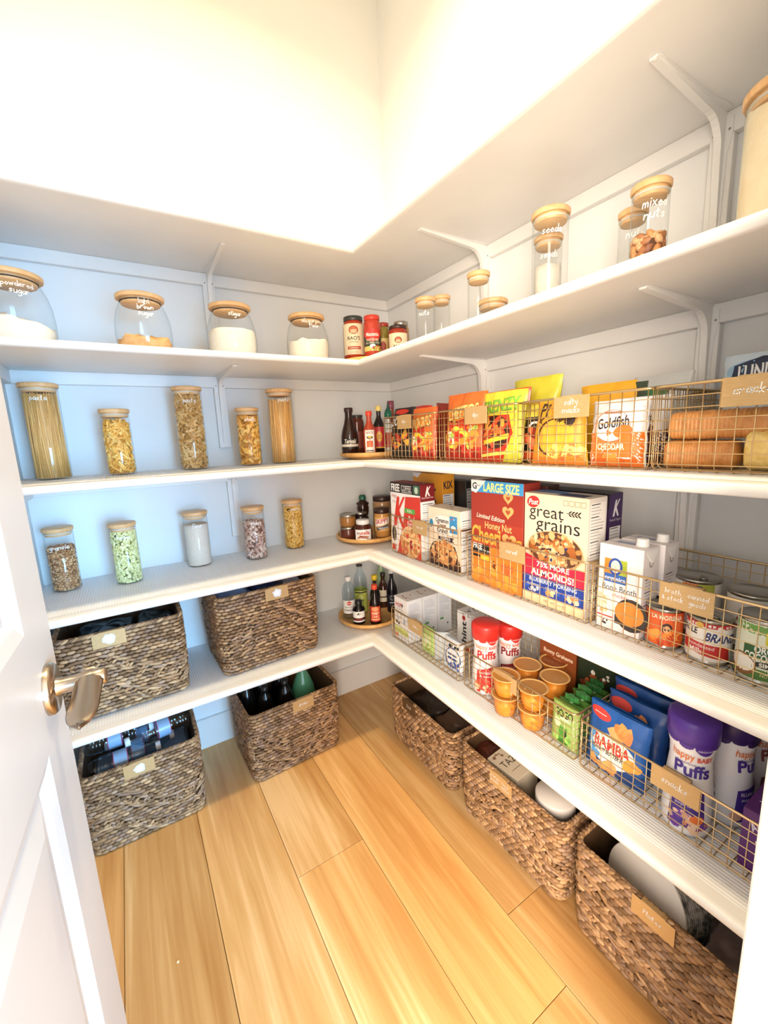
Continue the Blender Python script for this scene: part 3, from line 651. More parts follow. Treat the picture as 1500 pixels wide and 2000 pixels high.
def bottle(name,label,x,y,z,r,h,body,capcol,lab=None,art=None,turn=0,prof=BOT,cr=.42,ch=.11,cat='bottle'):
    return vessel(name,cat,label,x,y,z,sc(prof,r,h),body,[(r*cr,h*(1-ch)),(r*cr+.0006,h*(1-ch)+.001),(r*cr+.0006,h-.001),(r*cr-.001,h),(0,h)],capcol,lab,art,turn)
bottle('teriyaki_bottle','dark brown teriyaki bottle, leftmost on the middle shelf turntable',-.338,-.200,t3,.0345,.184,'#2a1510','#35201a',(.022,.062,'#171211',.09),
   lambda a:(a.text('Teriyaki',0,.052,.017,'#efe9df',shear=.2,bold=.015,w=.05),a.rect(-.045,.030,.045,.040,'#d9cdbb')),prof=[(0,0),(.93,0),(1,.02),(1,.38),(.88,.50),(.6,.66),(.48,.76),(.44,.80),(.44,.92)],cr=.50,ch=.09)
bottle('hot_sauce_bottle','small red hot sauce bottle with white label and orange cap',-.286,-.272,t3,.0245,.166,'#b4452c','#e2492f',(.006,.092,'#f0ede6',.040),
   lambda a:(a.text('TAPATIO',0,.082,.010,'#9c2a22',w=.034,bold=.02),a.ell(0,.064,.0125,.006,'#3a2420').ell(0,.066,.008,.0045,'#e7c34a'),a.rect(-.012,.030,.012,.05,'#d9583a').poly([(-.014,.026),(.014,.026),(.006,.046),(-.006,.046)],'#e4763e').ell(0,.055,.004,.005,'#d8a274'),a.rect(-.017,.010,.017,.014,'#6b5a50')),prof=[(0,0),(.95,0),(1,.02),(1,.55),(.85,.62),(.5,.72),(.4,.80),(.4,.92)],cr=.5)
bottle('soy_sauce_bottle','dark soy sauce bottle with red label and pale yellow cap',-.212,-.225,t3,.0265,.190,'#1c1211','#e8d27a',(.020,.105,'#b3262c',.055),
   lambda a:(a.rect(-.0275,.018,.0275,.024,'#d6a33c').ell(0,.065,.012,.022,'#d7a63a').text('soy',0,.07,.008,'#7a1820'),a.text('sauce',0,.06,.007,'#7a1820')))
bottle('steak_sauce_jar','squat brown sauce bottle behind the hot sauce on the middle shelf',-.275,-.150,t3,.030,.158,'#5a2a20','#3a3a36',(.02,.09,'#7c3a2c',.06),prof=JAR,cr=.84,ch=.06)
gb=bottle('chili_sauce_bottle','clear bottle with a green pointed squeeze cap',-.165,-.225,t3,.028,.165,'#d7dcd6','#1f6a55',(.02,.08,'#b8322a',.05),cr=.55,ch=.12)
m=MB(); m.lathe([(.014,.165),(.012,.172),(.005,.182),(.0015,.205),(0,.206)],pm('#1f5a4c',.4),18,cap0=False,cap1=False); P(gb,'nozzle',m)
bottle('maple_syrup_bottle','tall bottle with a purple-red foil neck behind the green cap',-.118,-.175,t3,.030,.215,'#8a4a34','#8c4a5c',None,cr=.46,ch=.16,prof=[(0,0),(.95,0),(1,.02),(1,.5),(.8,.62),(.5,.72),(.45,.8),(.45,.9)])
# spreads
def mason(label,x,y,z,col):
    r=.0345;h=.052
    t=T('mason_jar',label,'jar',(x,y,z)); m=MB(); m.lathe([(0,0),(r*.9,0),(r*.96,.004),(r,.012),(r,h*.72),(r*.93,h*.8)],pm(col,.15),30); P(t,'jar',m)
    m=MB(); m.lathe([(r*.98,h*.78),(r*1.02,h*.80),(r*1.02,h*.97),(r*.93,h),(r*.9,h-.002),(0,h-.002)],TIN,32,cap1=False); P(t,'lid',m)
    return z+h
zz=mason('lower of two small stacked mason jars, filled dark brown',-.353,-.168,t2,'#5e2c1e')
mason('upper of two small stacked mason jars, filled caramel brown',-.353,-.168,zz+.0005,'#9c6a35')
def nut(a):
    a.text('n',-.0225,.034,.013,'#1b1718',bold=.03).text('utella',.006,.0345,.0155,'#c22a26',bold=.03,w=.043)
    a.ell(.002,.016,.022,.006,'#c9866a').line([(-.015,.020),(.022,.008)],.003,'#5a2a1c').ell(-.02,.013,.006,.004,'#b5733c').line([(-.018,.021),(.012,.020)],.0035,'#8a2a22')
vessel('chocolate_spread_jar','jar','chocolate hazelnut spread jar with white lid and white label',-.316,-.232,t2,[(0,0),(.034,0),(.0385,.004),(.0385,.045),(.035,.056),(.028,.062),(.028,.066)],'#4a2317',[(.0275,.066),(.028,.067),(.028,.082),(.0265,.084),(0,.084)],WHITEP,(.004,.047,'#f1efec',.074),nut)
bear=T('honey_bottle','dark honey bear bottle with a green cap','bottle',(-.243,-.105,t2),face(-.24,-.1))
m=MB(); m.lathe([(0,0),(.024,0),(.027,.01),(.027,.05),(.021,.072),(.026,.09),(.027,.11),(.022,.132),(.015,.142),(.013,.147)],pm('#2a130c',.12),28)
P(bear,'bottle',m)
for s in (-1,1):
    m=MB(); m.lathe([(.001,-.007),(.006,-.004),(.007,0),(.006,.004),(.001,.007)],pm('#2a130c',.12),12); P(bear,'ear',m,loc=(s*.021,0,.128))
m=MB(); m.lathe([(.0165,.147),(.0165,.160),(.012,.167),(0,.168)],pm('#1f5c48',.4),24,cap1=False); P(bear,'cap',m)
jar('jam_jar','jar','dark jam jar with a silver lid behind the chocolate spread',-.288,-.163,t2,.0305,.104,'#1d1214',TIN,(.01,.06,'#bcc4d2',.05),turn=.5)
def pb(a): a.poly([(-.033,.046),(.033,.062),(.036,.085),(-.030,.078)],'#f1ece6').text('SKIPPY',0,.071,.018,'#c2322c',w=.058,bold=.04,rot=.12).poly([(-.024,.030),(.030,.042),(.030,.056),(-.026,.044)],'#23304f').text('Natural',.002,.043,.011,'#f3eee4',w=.045,rot=.12,shear=.15)
jar('peanut_butter_jar','jar','peanut butter jar with brown lid and red and white label',-.226,-.240,t2,.0335,.122,'#c08a4a','#3a1f1a',(.028,.088,'#d8a35c',.085),pb,capr=.95,caph=.17)
jar('large_peanut_butter_jar','jar','bigger peanut butter jar with dark lid at the back of the spreads turntable',-.168,-.150,t2,.0420,.160,'#a8835c','#32201c',(.03,.10,'#c9b193',.09),capr=.96,caph=.14)
# vinegars
bottle('vinegar_bottle','clear vinegar bottle with white cap and round red logo, leftmost of the lowest shelf',-.372,-.172,t1,.0290,.186,PET,WHITEP,(.022,.085,'#eeebe6',.062),lambda a:(a.ell(0,.073,.011,.009,'#c8322e').text('Heinz',0,.073,.006,'#f6f0ea'),a.text('WHITE',-.004,.055,.008,'#2a2626').text('VINEGAR',0,.042,.008,'#2a2626',bold=.02),a.rect(-.031,.022,.031,.026,'#5a3a34')),prof=[(0,0),(.93,0),(1,.02),(1,.60),(.95,.69),(.72,.79),(.44,.855),(.36,.90),(.36,.95)],cr=.46,ch=.10)
bottle('vanilla_bottle','small black extract bottle with a white label at the front of the vinegar turntable',-.366,-.248,t1,.0265,.100,'#120e10','#16181a',(.012,.058,'#eceae7',.062),lambda a:(a.rect(-.031,.018,.031,.030,'#3a1f26').text('PURE VANILLA',0,.024,.006,'#d8403a',w=.04),a.blobs(5,0,.049,.008,.003,['#1c1c1c'],.003,2)),prof=[(0,0),(.93,0),(1,.03),(1,.58),(.88,.68),(.5,.75),(.48,.9)],cr=.52,ch=.22)
bottle('fish_sauce_bottle','small dark sauce bottle with orange-red label and red cap',-.310,-.292,t1,.0235,.170,'#1c0f0d','#df4c2e',(.014,.080,'#d2452a',.048),lambda a:(a.ell(0,.068,.016,.010,'#e39a6a'),a.text('SWEET',0,.050,.009,'#f6e9c8',w=.03,bold=.03).text('CHILI',0,.036,.010,'#f3c7a0',w=.03,bold=.03),a.rect(-.02,.020,.02,.026,'#f0b08a')),cr=.5,ch=.12)
o=bottle('lime_juice_bottle','tall clear and yellow-green lime juice bottle behind the vinegar',-.304,-.155,t1,.0300,.222,PET,'#3b3226',None,prof=[(0,0),(.93,0),(1,.02),(1,.60),(.95,.69),(.72,.79),(.44,.855),(.36,.90),(.36,.95)],cr=.46,ch=.03)
m=MB(); m.lathe([(.0298,.006),(.0303,.01),(.0303,.105),(.0298,.108)],pm('#b9bf5a',.4),30,cap0=False,cap1=False); P(o,'sleeve',m)
a=Art(cyl(.0303),.006,base=.0004); a.ell(0,.072,.018,.024,'#8f9a3a').ell(0,.072,.015,.020,'#c8ce78').text('LIME',0,.064,.010,'#2b3320',bold=.03).rect(-.03,.098,.03,.104,'#2a2a24'); P(o,'lettering',a.mb)
bottle('yellow_cap_bottle','dark soy bottle with a bright yellow cap on the lowest shelf turntable',-.266,-.218,t1,.0225,.182,'#191311','#e0c02a',None,cr=.55,ch=.12)
bottle('balsamic_bottle','black balsamic bottle with clear cap next to the white formula boxes',-.186,-.232,t1,.0245,.196,'#14121a','#c9cfd0',(.03,.085,'#1c1a22',.05),lambda a:(a.ell(0,.07,.010,.011,'#b9bcc4').ell(0.002,.07,.008,.009,'#1c1a22'),a.rect(-.012,.045,.012,.05,'#b9bcc4')),cr=.55,ch=.09)
bottle('brown_vinegar_bottle','brown bottle with cream label behind the balsamic bottle',-.188,-.160,t1,.028,.160,'#3a1f16','#2a1a16',(.03,.085,'#d8cdb8',.05),lambda a:a.rect(-.015,.05,.015,.056,'#3a3028'))
bottle('green_oil_bottle','pale green bottle at the very back of the lowest turntable',-.165,-.108,t1,.024,.235,'#9ab58a','#7fae72',None,cr=.6)
# ------------------------------------------------------------------ woven seagrass baskets
SP_T=[-1,-.72,-.3,.3,.72,1]; SP_R=[.14,.68,.97,.97,.68,.14]; SP_N=6
def woven_mesh(L,D,H,seed=1,taper=.96):
    rc=.03
    # perimeter of a rounded rectangle
    segs=[]; per=[]
    hx,hy=L/2,D/2
    def peri(s,tot):
        # returns x,y,nx,ny
        a=2*(hx-rc);b=2*(hy-rc);q=PI/2*rc; parts=[(a,0),(q,1),(b,2),(q,3),(a,4),(q,5),(b,6),(q,7)]
        s%=tot
        for ln,k in parts:
            if s<=ln: break
            s-=ln
        if k==0: return (-hx+rc+s,-hy,0,-1)
        if k==2: return (hx,-hy+rc+s,1,0)
        if k==4: return (hx-rc-s,hy,0,1)
        if k==6: return (-hx,hy-rc-s,-1,0)
        cx,cy,a0={1:(hx-rc,-hy+rc,-PI/2),3:(hx-rc,hy-rc,0),5:(-hx+rc,hy-rc,PI/2),7:(-hx+rc,-hy+rc,PI)}[k]
        an=a0+s/rc; return (cx+rc*math.cos(an),cy+rc*math.sin(an),math.cos(an),math.sin(an))
    tot=4*(hx-rc)+4*(hy-rc)+2*PI*rc
    rd=random.Random(seed); rows=int(round(H/.0116)); dh=H/rows; nc=int(round(tot/.0205)); cl=tot/nc
    C=[];AX=[];NN=[];LN=[];RV=[];RN=[];CO=[]
    pal=[lin(c) for c in ('#9c7854','#b08a62','#876545','#c29c72','#907158','#a67f58','#775839','#ab8b70')]
    def put(s,z,ang,ln,rv,rn,out=0):
        x,y,nx,ny=peri(s,tot); k=taper+(1-taper)*z/H; x*=k;y*=k
        bul=.003*math.sin(PI*z/H)
        n=np.array((nx,ny,0.)); t=np.array((-ny,nx,0.)); c=np.array((x,y,z))+n*(out+bul)
        ax=t*math.cos(ang)+np.array((0,0,1.))*math.sin(ang)+n*rd.uniform(-.10,.10)
        ax/=np.linalg.norm(ax); C.append(c);AX.append(ax);NN.append(n);LN.append(ln);RV.append(rv);RN.append(rn)
        co=rd.choice(pal); v=rd.uniform(.82,1.15); CO.append((co[0]*v,co[1]*v,co[2]*v,1))
    ph=rd.uniform(0,6)
    for i in range(rows-1):
        z=dh*(i+.6)
        for j in range(nc):
            s=(j+.5*(i%2))*cl+rd.uniform(-.0008,.0008)
            g=s/.42*2*PI
            b1=H*.50+H*.17*math.sin(g+ph)-z; b2=H*.24+H*.15*math.sin(g+ph+.5)-z
            if abs(b1)<.0115 or abs(b2)<.0115:
                sl=.55 if (i+j)%2 else -.55
                for q in (-.25,.25): put(s+q*cl,z+rd.uniform(-.001,.001),sl+rd.uniform(-.2,.2),.0085,.0048,.0056,.0014)
            elif abs(b1)<.026 or abs(b2)<.024:
                tl=.30*math.cos(g+ph)
                if j%2==0 or rd.random()<.35: put(s+cl*.4,z+rd.uniform(-.001,.001),tl+rd.uniform(-.08,.08),cl*1.05,.0058,.0048,.0006)
                else: put(s,z,tl,cl*.6,.005,.004)
            else: put(s,z+rd.uniform(-.0006,.0006),rd.uniform(-.07,.07),cl*.585,dh*.53,.0058+rd.uniform(-.0004,.0008))
    nr=int(tot/.012)
    for j in range(nr):
        put(j*tot/nr,H-.003,.45,.0115,.0052,.0062,.0); put((j+.5)*tot/nr,H-.001,-.35,.010,.0042,.0052,-.004)
    C,AX,NN,LN,RV,RN=map(np.array,(C,AX,NN,LN,RV,RN))
    B=np.cross(NN,AX); B/=np.linalg.norm(B,axis=1)[:,None]; N2=np.cross(AX,B)
    VV=[]
    for t,r in zip(SP_T,SP_R):
        for k in range(SP_N):
            a=2*PI*k/SP_N
            VV.append(C+AX*(LN*t)[:,None]+B*(RV*r*math.cos(a))[:,None]+N2*(RN*r*math.sin(a))[:,None])
    V=np.stack(VV,1).reshape(-1,3); n=len(C); pv=len(SP_T)*SP_N
    fs=[(i*SP_N+k,i*SP_N+(k+1)%SP_N,(i+1)*SP_N+(k+1)%SP_N,(i+1)*SP_N+k) for i in range(len(SP_T)-1) for k in range(SP_N)]
    F=(np.arange(n)[:,None,None]*pv+np.array(fs)[None]).reshape(-1,4)
    m=MB(); m.mat(SEAGRASS); m.v=V.tolist(); m.f=F.tolist(); m.mi=[0]*len(F); m.sm=[True]*len(F); m.tone=np.repeat(np.array(CO),pv,axis=0).tolist()
    # inner shell and bottom
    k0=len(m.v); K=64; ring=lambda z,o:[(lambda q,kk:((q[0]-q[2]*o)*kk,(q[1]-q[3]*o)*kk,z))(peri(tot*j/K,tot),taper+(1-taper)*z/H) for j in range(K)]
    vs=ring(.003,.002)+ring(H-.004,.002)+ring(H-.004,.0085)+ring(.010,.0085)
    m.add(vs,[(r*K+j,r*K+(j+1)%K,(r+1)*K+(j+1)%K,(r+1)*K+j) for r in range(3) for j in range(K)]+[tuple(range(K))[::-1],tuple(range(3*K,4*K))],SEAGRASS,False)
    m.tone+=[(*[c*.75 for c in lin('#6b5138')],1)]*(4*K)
    return m.mesh('woven_basket_body')
_wm={}
def plate(t,x,y,z,lines,w=.085,h=.046,glare=False,th=.0012,hh=.0062,col=None,tilt=0,two=None):
    m=MB(); m.box(-w/2,w/2,-th,0,-h,0,col or PLATE,.0004)
    m.box(-w*.28,w*.28,-th*.5,.012,0,.0015,col or PLATE); m.box(-w*.28,w*.28,.0105,.012,-.012,.0015,col or PLATE)
    p=P(t,'label_plate',m,'brushed brass label plate',loc=(x,y,z),rot=(tilt,0,0))
    a=Art(flat((0,-th,0),(1,0,0),(0,0,1),(0,-1,0)))
    if glare:
        pts=[]; rd=random.Random(int(abs(x)*1000)+3)
        for k in range(16):
            an=2*PI*k/16; rr=rd.uniform(.75,1.15); pts.append((.0165*rr*math.cos(an),-h/2+.016*rr*math.sin(an)))
        a.poly(pts,'#dfe6ee'); a.poly([(p_[0]*.6,-h/2+(p_[1]+h/2)*.6) for p_ in pts],'#f1f4f8')
        P(p,'glare_patch',a.mb,'whitish patch painted as blurred glare')  # pale blob painted on the plate to imitate blurred glare
    elif lines or two:
        if two:
            for cx,ls in ((-w*.24,two[0]),(w*.22,two[1])):
                for i,s in enumerate(ls): a.text(s,cx,-h/2-(i-(len(ls)-1)/2)*hh*2.2,hh*.80,CHALK,hand=True,sw=.2)
        else:
            for i,s in enumerate(lines): a.text(s,0,-h/2-(i-(len(lines)-1)/2)*hh*2.6,hh,CHALK,hand=True,sw=.2)
        P(p,'lettering',a.mb,'white handwriting')
def woven(x,y,z,L,D,H,rz,label,lx,lines=None,glare=False,seed=1,grp='woven seagrass baskets',two=None,lab_z=0,pcol=None):
    k=(L,D,H,seed)
    if k not in _wm: _wm[k]=woven_mesh(L,D,H,seed)
    t=T('woven_basket',label,'basket',(x,y,z),rz,grp)
    P(t,'basket_body',_wm[k])
    plate(t,lx,-D/2-.0075,H+.002+lab_z,lines,glare=glare,two=two,col=pcol)
    return t
# front faces sit at y=-.315 (back wall run) and x=-.305 (right run)
woven(-1.205,-.182,z1,.335,.265,.262,.0,'woven basket on the lowest shelf beside the door handle',-.032,glare=True,seed=1)
woven(-.757,-.178,z1,.362,.275,.283,.05,'woven basket on the lowest shelf between the other basket and the vinegar turntable',.022,glare=True,seed=2)
woven(-1.205,-.196,.001,.335,.265,.274,.0,'woven basket of water bottles on the floor next to the door',-.010,glare=True,seed=3,grp='woven seagrass floor baskets')
woven(-.698,-.186,.001,.362,.27,.272,.04,'woven basket of dark soda bottles on the floor in front of the back wall',.025,lines=['drinks'],seed=2.5,grp='woven seagrass floor baskets')
BX=-.305+.1325
woven(BX,-.572,.001,.385,.265,.226,-PI/2,'woven floor basket under the right shelf, nearest the corner',-.048,lines=['food'],seed=5,grp='woven seagrass floor baskets',pcol=noisy('dark_bronze',['#5d4630','#6b523a'],50,.5,metal=.3))
woven(BX,-1.005,.001,.385,.265,.247,-PI/2,'woven floor basket holding the tea box and white canister, middle of the right three',-.012,seed=6,grp='woven seagrass floor baskets',two=(['protein','powder'],['tea &','coffee']))
woven(BX-.004,-1.425,.001,.39,.265,.250,-PI/2,'woven floor basket of plates, nearest the bottom right corner',-.010,lines=['Plates'],seed=7,grp='woven seagrass floor baskets')
# ------------------------------------------------------------------ brass wire baskets
_wb={}
def wire_basket(x,y,z,L,D,H,label,lines,lx=0,two=None,w=.085,hh=.0062):
    t=T('wire_basket',label,'basket',(x,y,z),-PI/2,'brass wire baskets')
    k=(L,D,H)
    if k not in _wb:
        m=MB(); r=.00095; hx,hy=L/2,D/2; R=.010
        def arc(c1,c2): return c1
        nx=max(2,int(round((L-.012)/.0232))); ny=max(2,int(round((D-.012)/.0232))); nz=int(round(H/.0232))
        b=.0014
        for i in range(nx+1):
            X=-hx+.006+(L-.012)*i/nx
            m.tube([(X,-hy,H),(X,-hy,.014),(X,-hy+.003,.006),(X,-hy+.010,b),(X,hy-.010,b),(X,hy-.003,.006),(X,hy,.014),(X,hy,H)],r,BASKETWIRE)
        for i in range(ny+1):
            Y=-hy+.006+(D-.012)*i/ny
            m.tube([(-hx,Y,H),(-hx,Y,.014),(-hx+.003,Y,.007),(-hx+.010,Y,b+.0022),(hx-.010,Y,b+.0022),(hx-.003,Y,.007),(hx,Y,.014),(hx,Y,H)],r,BASKETWIRE)
        def ring(z,rr,o=0,c=.012):
            X,Y=hx+o,hy+o; pts=[]
            for sx,sy,a0 in ((1,-1,-PI/2),(1,1,0),(-1,1,PI/2),(-1,-1,PI)):
                for q in range(4):
                    a=a0+q/3*PI/2; pts.append((sx*(X-c)+c*math.cos(a),sy*(Y-c)+c*math.sin(a),z))
            m.tube(pts,rr,BASKETWIRE,6,closed=True)
        for i in range(nz): ring(.014+(H-.014)*i/nz,r,.0012)
        rm=MB(); m_,m=m,rm; ring(H,.0026,.0)
        _wb[k]=(m_.mesh('wire_grid'),rm.mesh('rim'))
    P(t,'wire_grid',_wb[k][0]); P(t,'rim',_wb[k][1])
    plate(t,lx,-D/2-.003,H+.0025,lines,two=two,w=w,hh=hh)
    return t
WX=-.295+.13
wire_basket(WX,-.545,z3,.305,.26,.152,'wire basket marked dips, nearest the corner on the middle shelf',['dips'],-.010)
wire_basket(WX,-.866,z3,.305,.26,.152,'wire basket marked dips holding the tall orange chip bag',['dips'],.014)
wire_basket(WX,-1.182,z3,.300,.26,.152,'wire basket marked salty snacks on the middle shelf',['salty','snacks'],-.012,hh=.0068)
wire_basket(WX,-1.486,z3,.300,.26,.152,'wire basket marked crackers at the right end of the middle shelf',['crackers'],.002,w=.096,hh=.0075)
wire_basket(WX,-.610,z2,.390,.26,.148,'wire basket holding the two cereal boxes nearest the corner',['cereal'],-.002)
wire_basket(WX,-1.029,z2,.390,.26,.148,'wire basket holding the two largest cereal boxes',['cereal'],-.017)
wire_basket(WX,-1.426,z2,.390,.26,.148,'wire basket marked broth and stock, canned goods',None,-.010,two=(['broth','& stock'],['canned','goods']),w=.088)
wire_basket(WX-.012,-.608,z1,.395,.26,.130,'wire basket of white formula boxes, nearest the corner on the lowest shelf',['baby'],-.026)
wire_basket(WX-.008,-1.020,z1,.392,.26,.128,'wire basket marked snacks, holding red-capped puffs and fruit cups',['snacks'],-.020)
wire_basket(WX-.012,-1.425,z1,.392,.26,.128,'wire basket marked snacks, holding blue puff bags and purple cans',['snacks'],.005,hh=.007)
# ------------------------------------------------------------------ boxed goods (local front faces the room)
BZ=.0042
def carton(name,label,xf,y0,y1,z,h,d,col,fa=None,sa=None,ta=None,cat='box',lift=BZ,sidecol=None):
    """front face at world x=xf, spanning world y0 (far) to y1 (near); depth d towards the wall"""
    w=abs(y1-y0); t=T(name,label,cat,(xf+d/2,(y0+y1)/2,z+lift),-PI/2)
    m=MB(); m.box(-w/2,w/2,-d/2,d/2,0,h,pm(col,.42),.0008)
    # top flap seam
    m.box(-w/2+.001,w/2-.001,-.0006,.0006,h,h+.0004,pm('#8a8078',.6)); P(t,'box_body',m)
    if fa: a=Art(front(-d/2)); fa(a,w,h); P(t,'front_print',a.mb)
    if sa: a=Art(side(w/2)); sa(a,d,h); P(t,'side_print',a.mb)
    if ta: a=Art(topm(h+.0004)); ta(a,w,d); P(t,'top_print',a.mb)
    return t
FL=['#d9924e','#e7b070','#b86a33','#f0c48c','#c77d42']; BERRY=['#a02a2a','#d04436']
def fr(a,w,h,c): a.rect(-w/2,0,w/2,h,c)
def K(a,cx,cy,s,c='#d6362a'):
    a.poly([(cx-.30*s,cy-.5*s),(cx-.12*s,cy-.5*s),(cx+.10*s,cy+.42*s),(cx+.06*s,cy+.5*s),(cx-.05*s,cy+.46*s)],c)
    a.poly([(cx-.10*s,cy-.02*s),(cx+.30*s,cy+.50*s),(cx+.42*s,cy+.50*s),(cx+.08*s,cy+.04*s),(cx+.34*s,cy-.5*s),(cx+.18*s,cy-.5*s)],c)
def f_k(a,w,h):
    fr(a,w,h,'#efeeee'); a.rect(-w/2,h*.86,w/2,h,'#23201f'); a.text('FREE',-.060,h*.93,.026,'#f3f3f3',w=.056,bold=.05).text('COFFEE',.010,h*.935,.020,'#e7e7e7',w=.062)
    a.rect(-.018,h*.883,.045,h*.888,'#dcdcdc').rect(-.018,h*.872,.045,h*.876,'#dcdcdc').rect(.055,h*.872,.090,h*.985,'#4d6f5c').ell(.072,h*.925,.010,.012,'#b9cfc0')
    a.text("Kellogg's",-.070,h*.815,.012,'#b32a3c',w=.034,shear=.2).text('SPECIAL',-.062,h*.73,.009,'#a9a4a4',w=.04)
    a.poly([(.005,h*.82),(w/2,h*.84),(w/2,0),(-.060,0),(-.045,h*.15),(-.015,h*.42)],'#cf3a30')
    K(a,-.045,h*.60,.115); a.rect(-.002,h*.60,.062,h*.665,'#58a84c').text('REAL',.03,h*.633,.010,'#eef6e8')
    a.text('Red',.040,h*.53,.020,'#f6eee8',w=.036,bold=.02).text('Berries',.040,h*.46,.017,'#f6eee8',w=.05,bold=.01)
    a.ell(.028,h*.20,.062,.060,'#e9c9a0').blobs(90,.028,h*.19,.056,.053,FL,.011,4).blobs(7,.03,h*.2,.05,.045,BERRY,.010,5)
    a.ell(-.074,h*.27,.016,.034,'#f0efef').ell(-.074,h*.27,.014,.031,'#1c1b1b').rect(-w/2+.004,.008,-.066,.03,'#c2342c')
def s_k(a,d,h,c='#7c2024'):
    a.rect(-d/2,h*.78,d/2,h,c).rect(-d/2,0,d/2,h*.78,'#efefef'); K(a,0,h*.91,.035,'#f4f0f0'); a.text('Red Berries',0,h*.83,.006,'#f0dcdc',w=d*.8)
    a.facts(-d*.42,h*.32,d*.42,h*.76,16,seed=2); a.rect(-d/2,.0,d/2,h*.12,'#b9b9b9')
carton('cereal_box','white and red flake cereal box with FREE COFFEE banner, nearest the corner',-.285,-.410,-.598,z2,.268,.062,'#7a1f24',f_k,s_k,lambda a,w,d:a.rect(-w/2,-d/2,w/2,d/2,'#8c2a2c').blobs(6,.02,0,.06,.02,['#c9a0a0'],.006,1))
def f_kix(a,w,h): fr(a,w,h,'#e29a2c'); a.poly([(-w/2,h),(-w/2+.055,h),(-w/2+.03,h*.93),(-w/2,h*.95)],'#e6e6ea'); a.text('KIX',.0,h*.72,.05,'#2a2431',bold=.04); a.blobs(30,0,h*.3,.06,.05,['#efc25c','#d68a24'],.009,2)
def s_kix(a,d,h): a.rect(-d/2,0,d/2,h,'#dd9830'); a.text('KIX',0,h*.86,.028,'#231f33',w=d*.75,bold=.06,rot=.06); a.facts(-d*.44,h*.30,d*.44,h*.74,14,col='#40507a',bgc='#e4e6ea').rect(-d*.44,0,d*.44,h*.22,'#c7c9d4')
carton('cereal_box','orange puffed-corn cereal box standing behind the flake cereal box',-.150,-.372,-.552,z2,.292,.058,'#dd9830',f_kix,s_kix,lambda a,w,d:(a.rect(-w/2,-d/2,w/2,d/2,'#c98526'),a.rect(-w/2,-d/2,-w/2+.05,d/2,'#dadade'),a.blobs(3,-w/2+.02,0,.01,.01,['#23202a'],.006,2)))
carton('cereal_box','thin dark cereal box against the wall behind the orange one',-.082,-.42,-.604,z2,.262,.045,'#1f1d20',None,lambda a,d,h:a.facts(-d*.4,h*.3,d*.4,h*.9,14,seed=6,bgc='#c9c7c9'))
def f_ctc(a,w,h):
    fr(a,w,h,'#ecdcc6'); a.ell(0,h*.72,.070,.040,'#f3d9c6').ell(0,h*.71,.062,.034,'#f0eee8').rect(.030,h*.62,.066,h*.90,'#3b8fc9').blobs(7,.048,h*.76,.014,.022,['#d94a3c','#f4f4f4','#7cc0ea'],.006,8)
    a.text('Cinnamon',-.008,h*.80,.014,'#3a2620',w=.066,bold=.03).text('Toast',-.010,h*.715,.015,'#7a2a22',w=.046,bold=.03).text('Crunch',-.006,h*.63,.015,'#3a2620',w=.056,bold=.03)
    a.ell(-.064,h*.72,.010,.014,'#3a8fc0').poly([(-.030,h*.52),(.052,h*.545),(.044,h*.50),(.052,h*.46),(-.030,h*.47)],'#2e2238').text('CHURROS',.008,h*.505,.009,'#f0e6dc',w=.05,bold=.02)
    a.poly([(-w/2,0),(w/2,0),(w/2,h*.10),(.055,h*.40),(0,h*.46),(-.055,h*.40),(-w/2,h*.22)],'#4a2c22').blobs(85,0,h*.24,.062,.038,FL+['#6a3a22'],.011,6,rect=False).rect(-w/2,0,w/2,.008,'#30242a')
carton('cereal_box','short cream cereal box of cinnamon squares beside the flake cereal box',-.270,-.622,-.783,z2,.198,.060,'#e7e1d8',f_ctc,lambda a,d,h:(a.rect(-d/2,0,d/2,h,'#eeecea'),a.facts(-d*.42,h*.30,d*.42,h*.86,14,seed=9)),lambda a,w,d:(a.rect(-w/2,-d/2,w/2,d/2,'#e6dccd'),a.blobs(9,.0,0,.06,.02,['#6a5a54','#b9a99a'],.006,4)))
def heart(a,cx,cy,s,c='#f0a968',c2='#a8502c'):
    for k,cc in ((1,c),(.42,c2)):
        pts=[]
        for j in range(28):
            q=2*PI*j/28; x=16*math.sin(q)**3; y=13*math.cos(q)-5*math.cos(2*q)-2*math.cos(3*q)-math.cos(4*q); pts.append((cx+x/17*s*k,cy+y/17*s*k))
        a.poly(pts,cc)
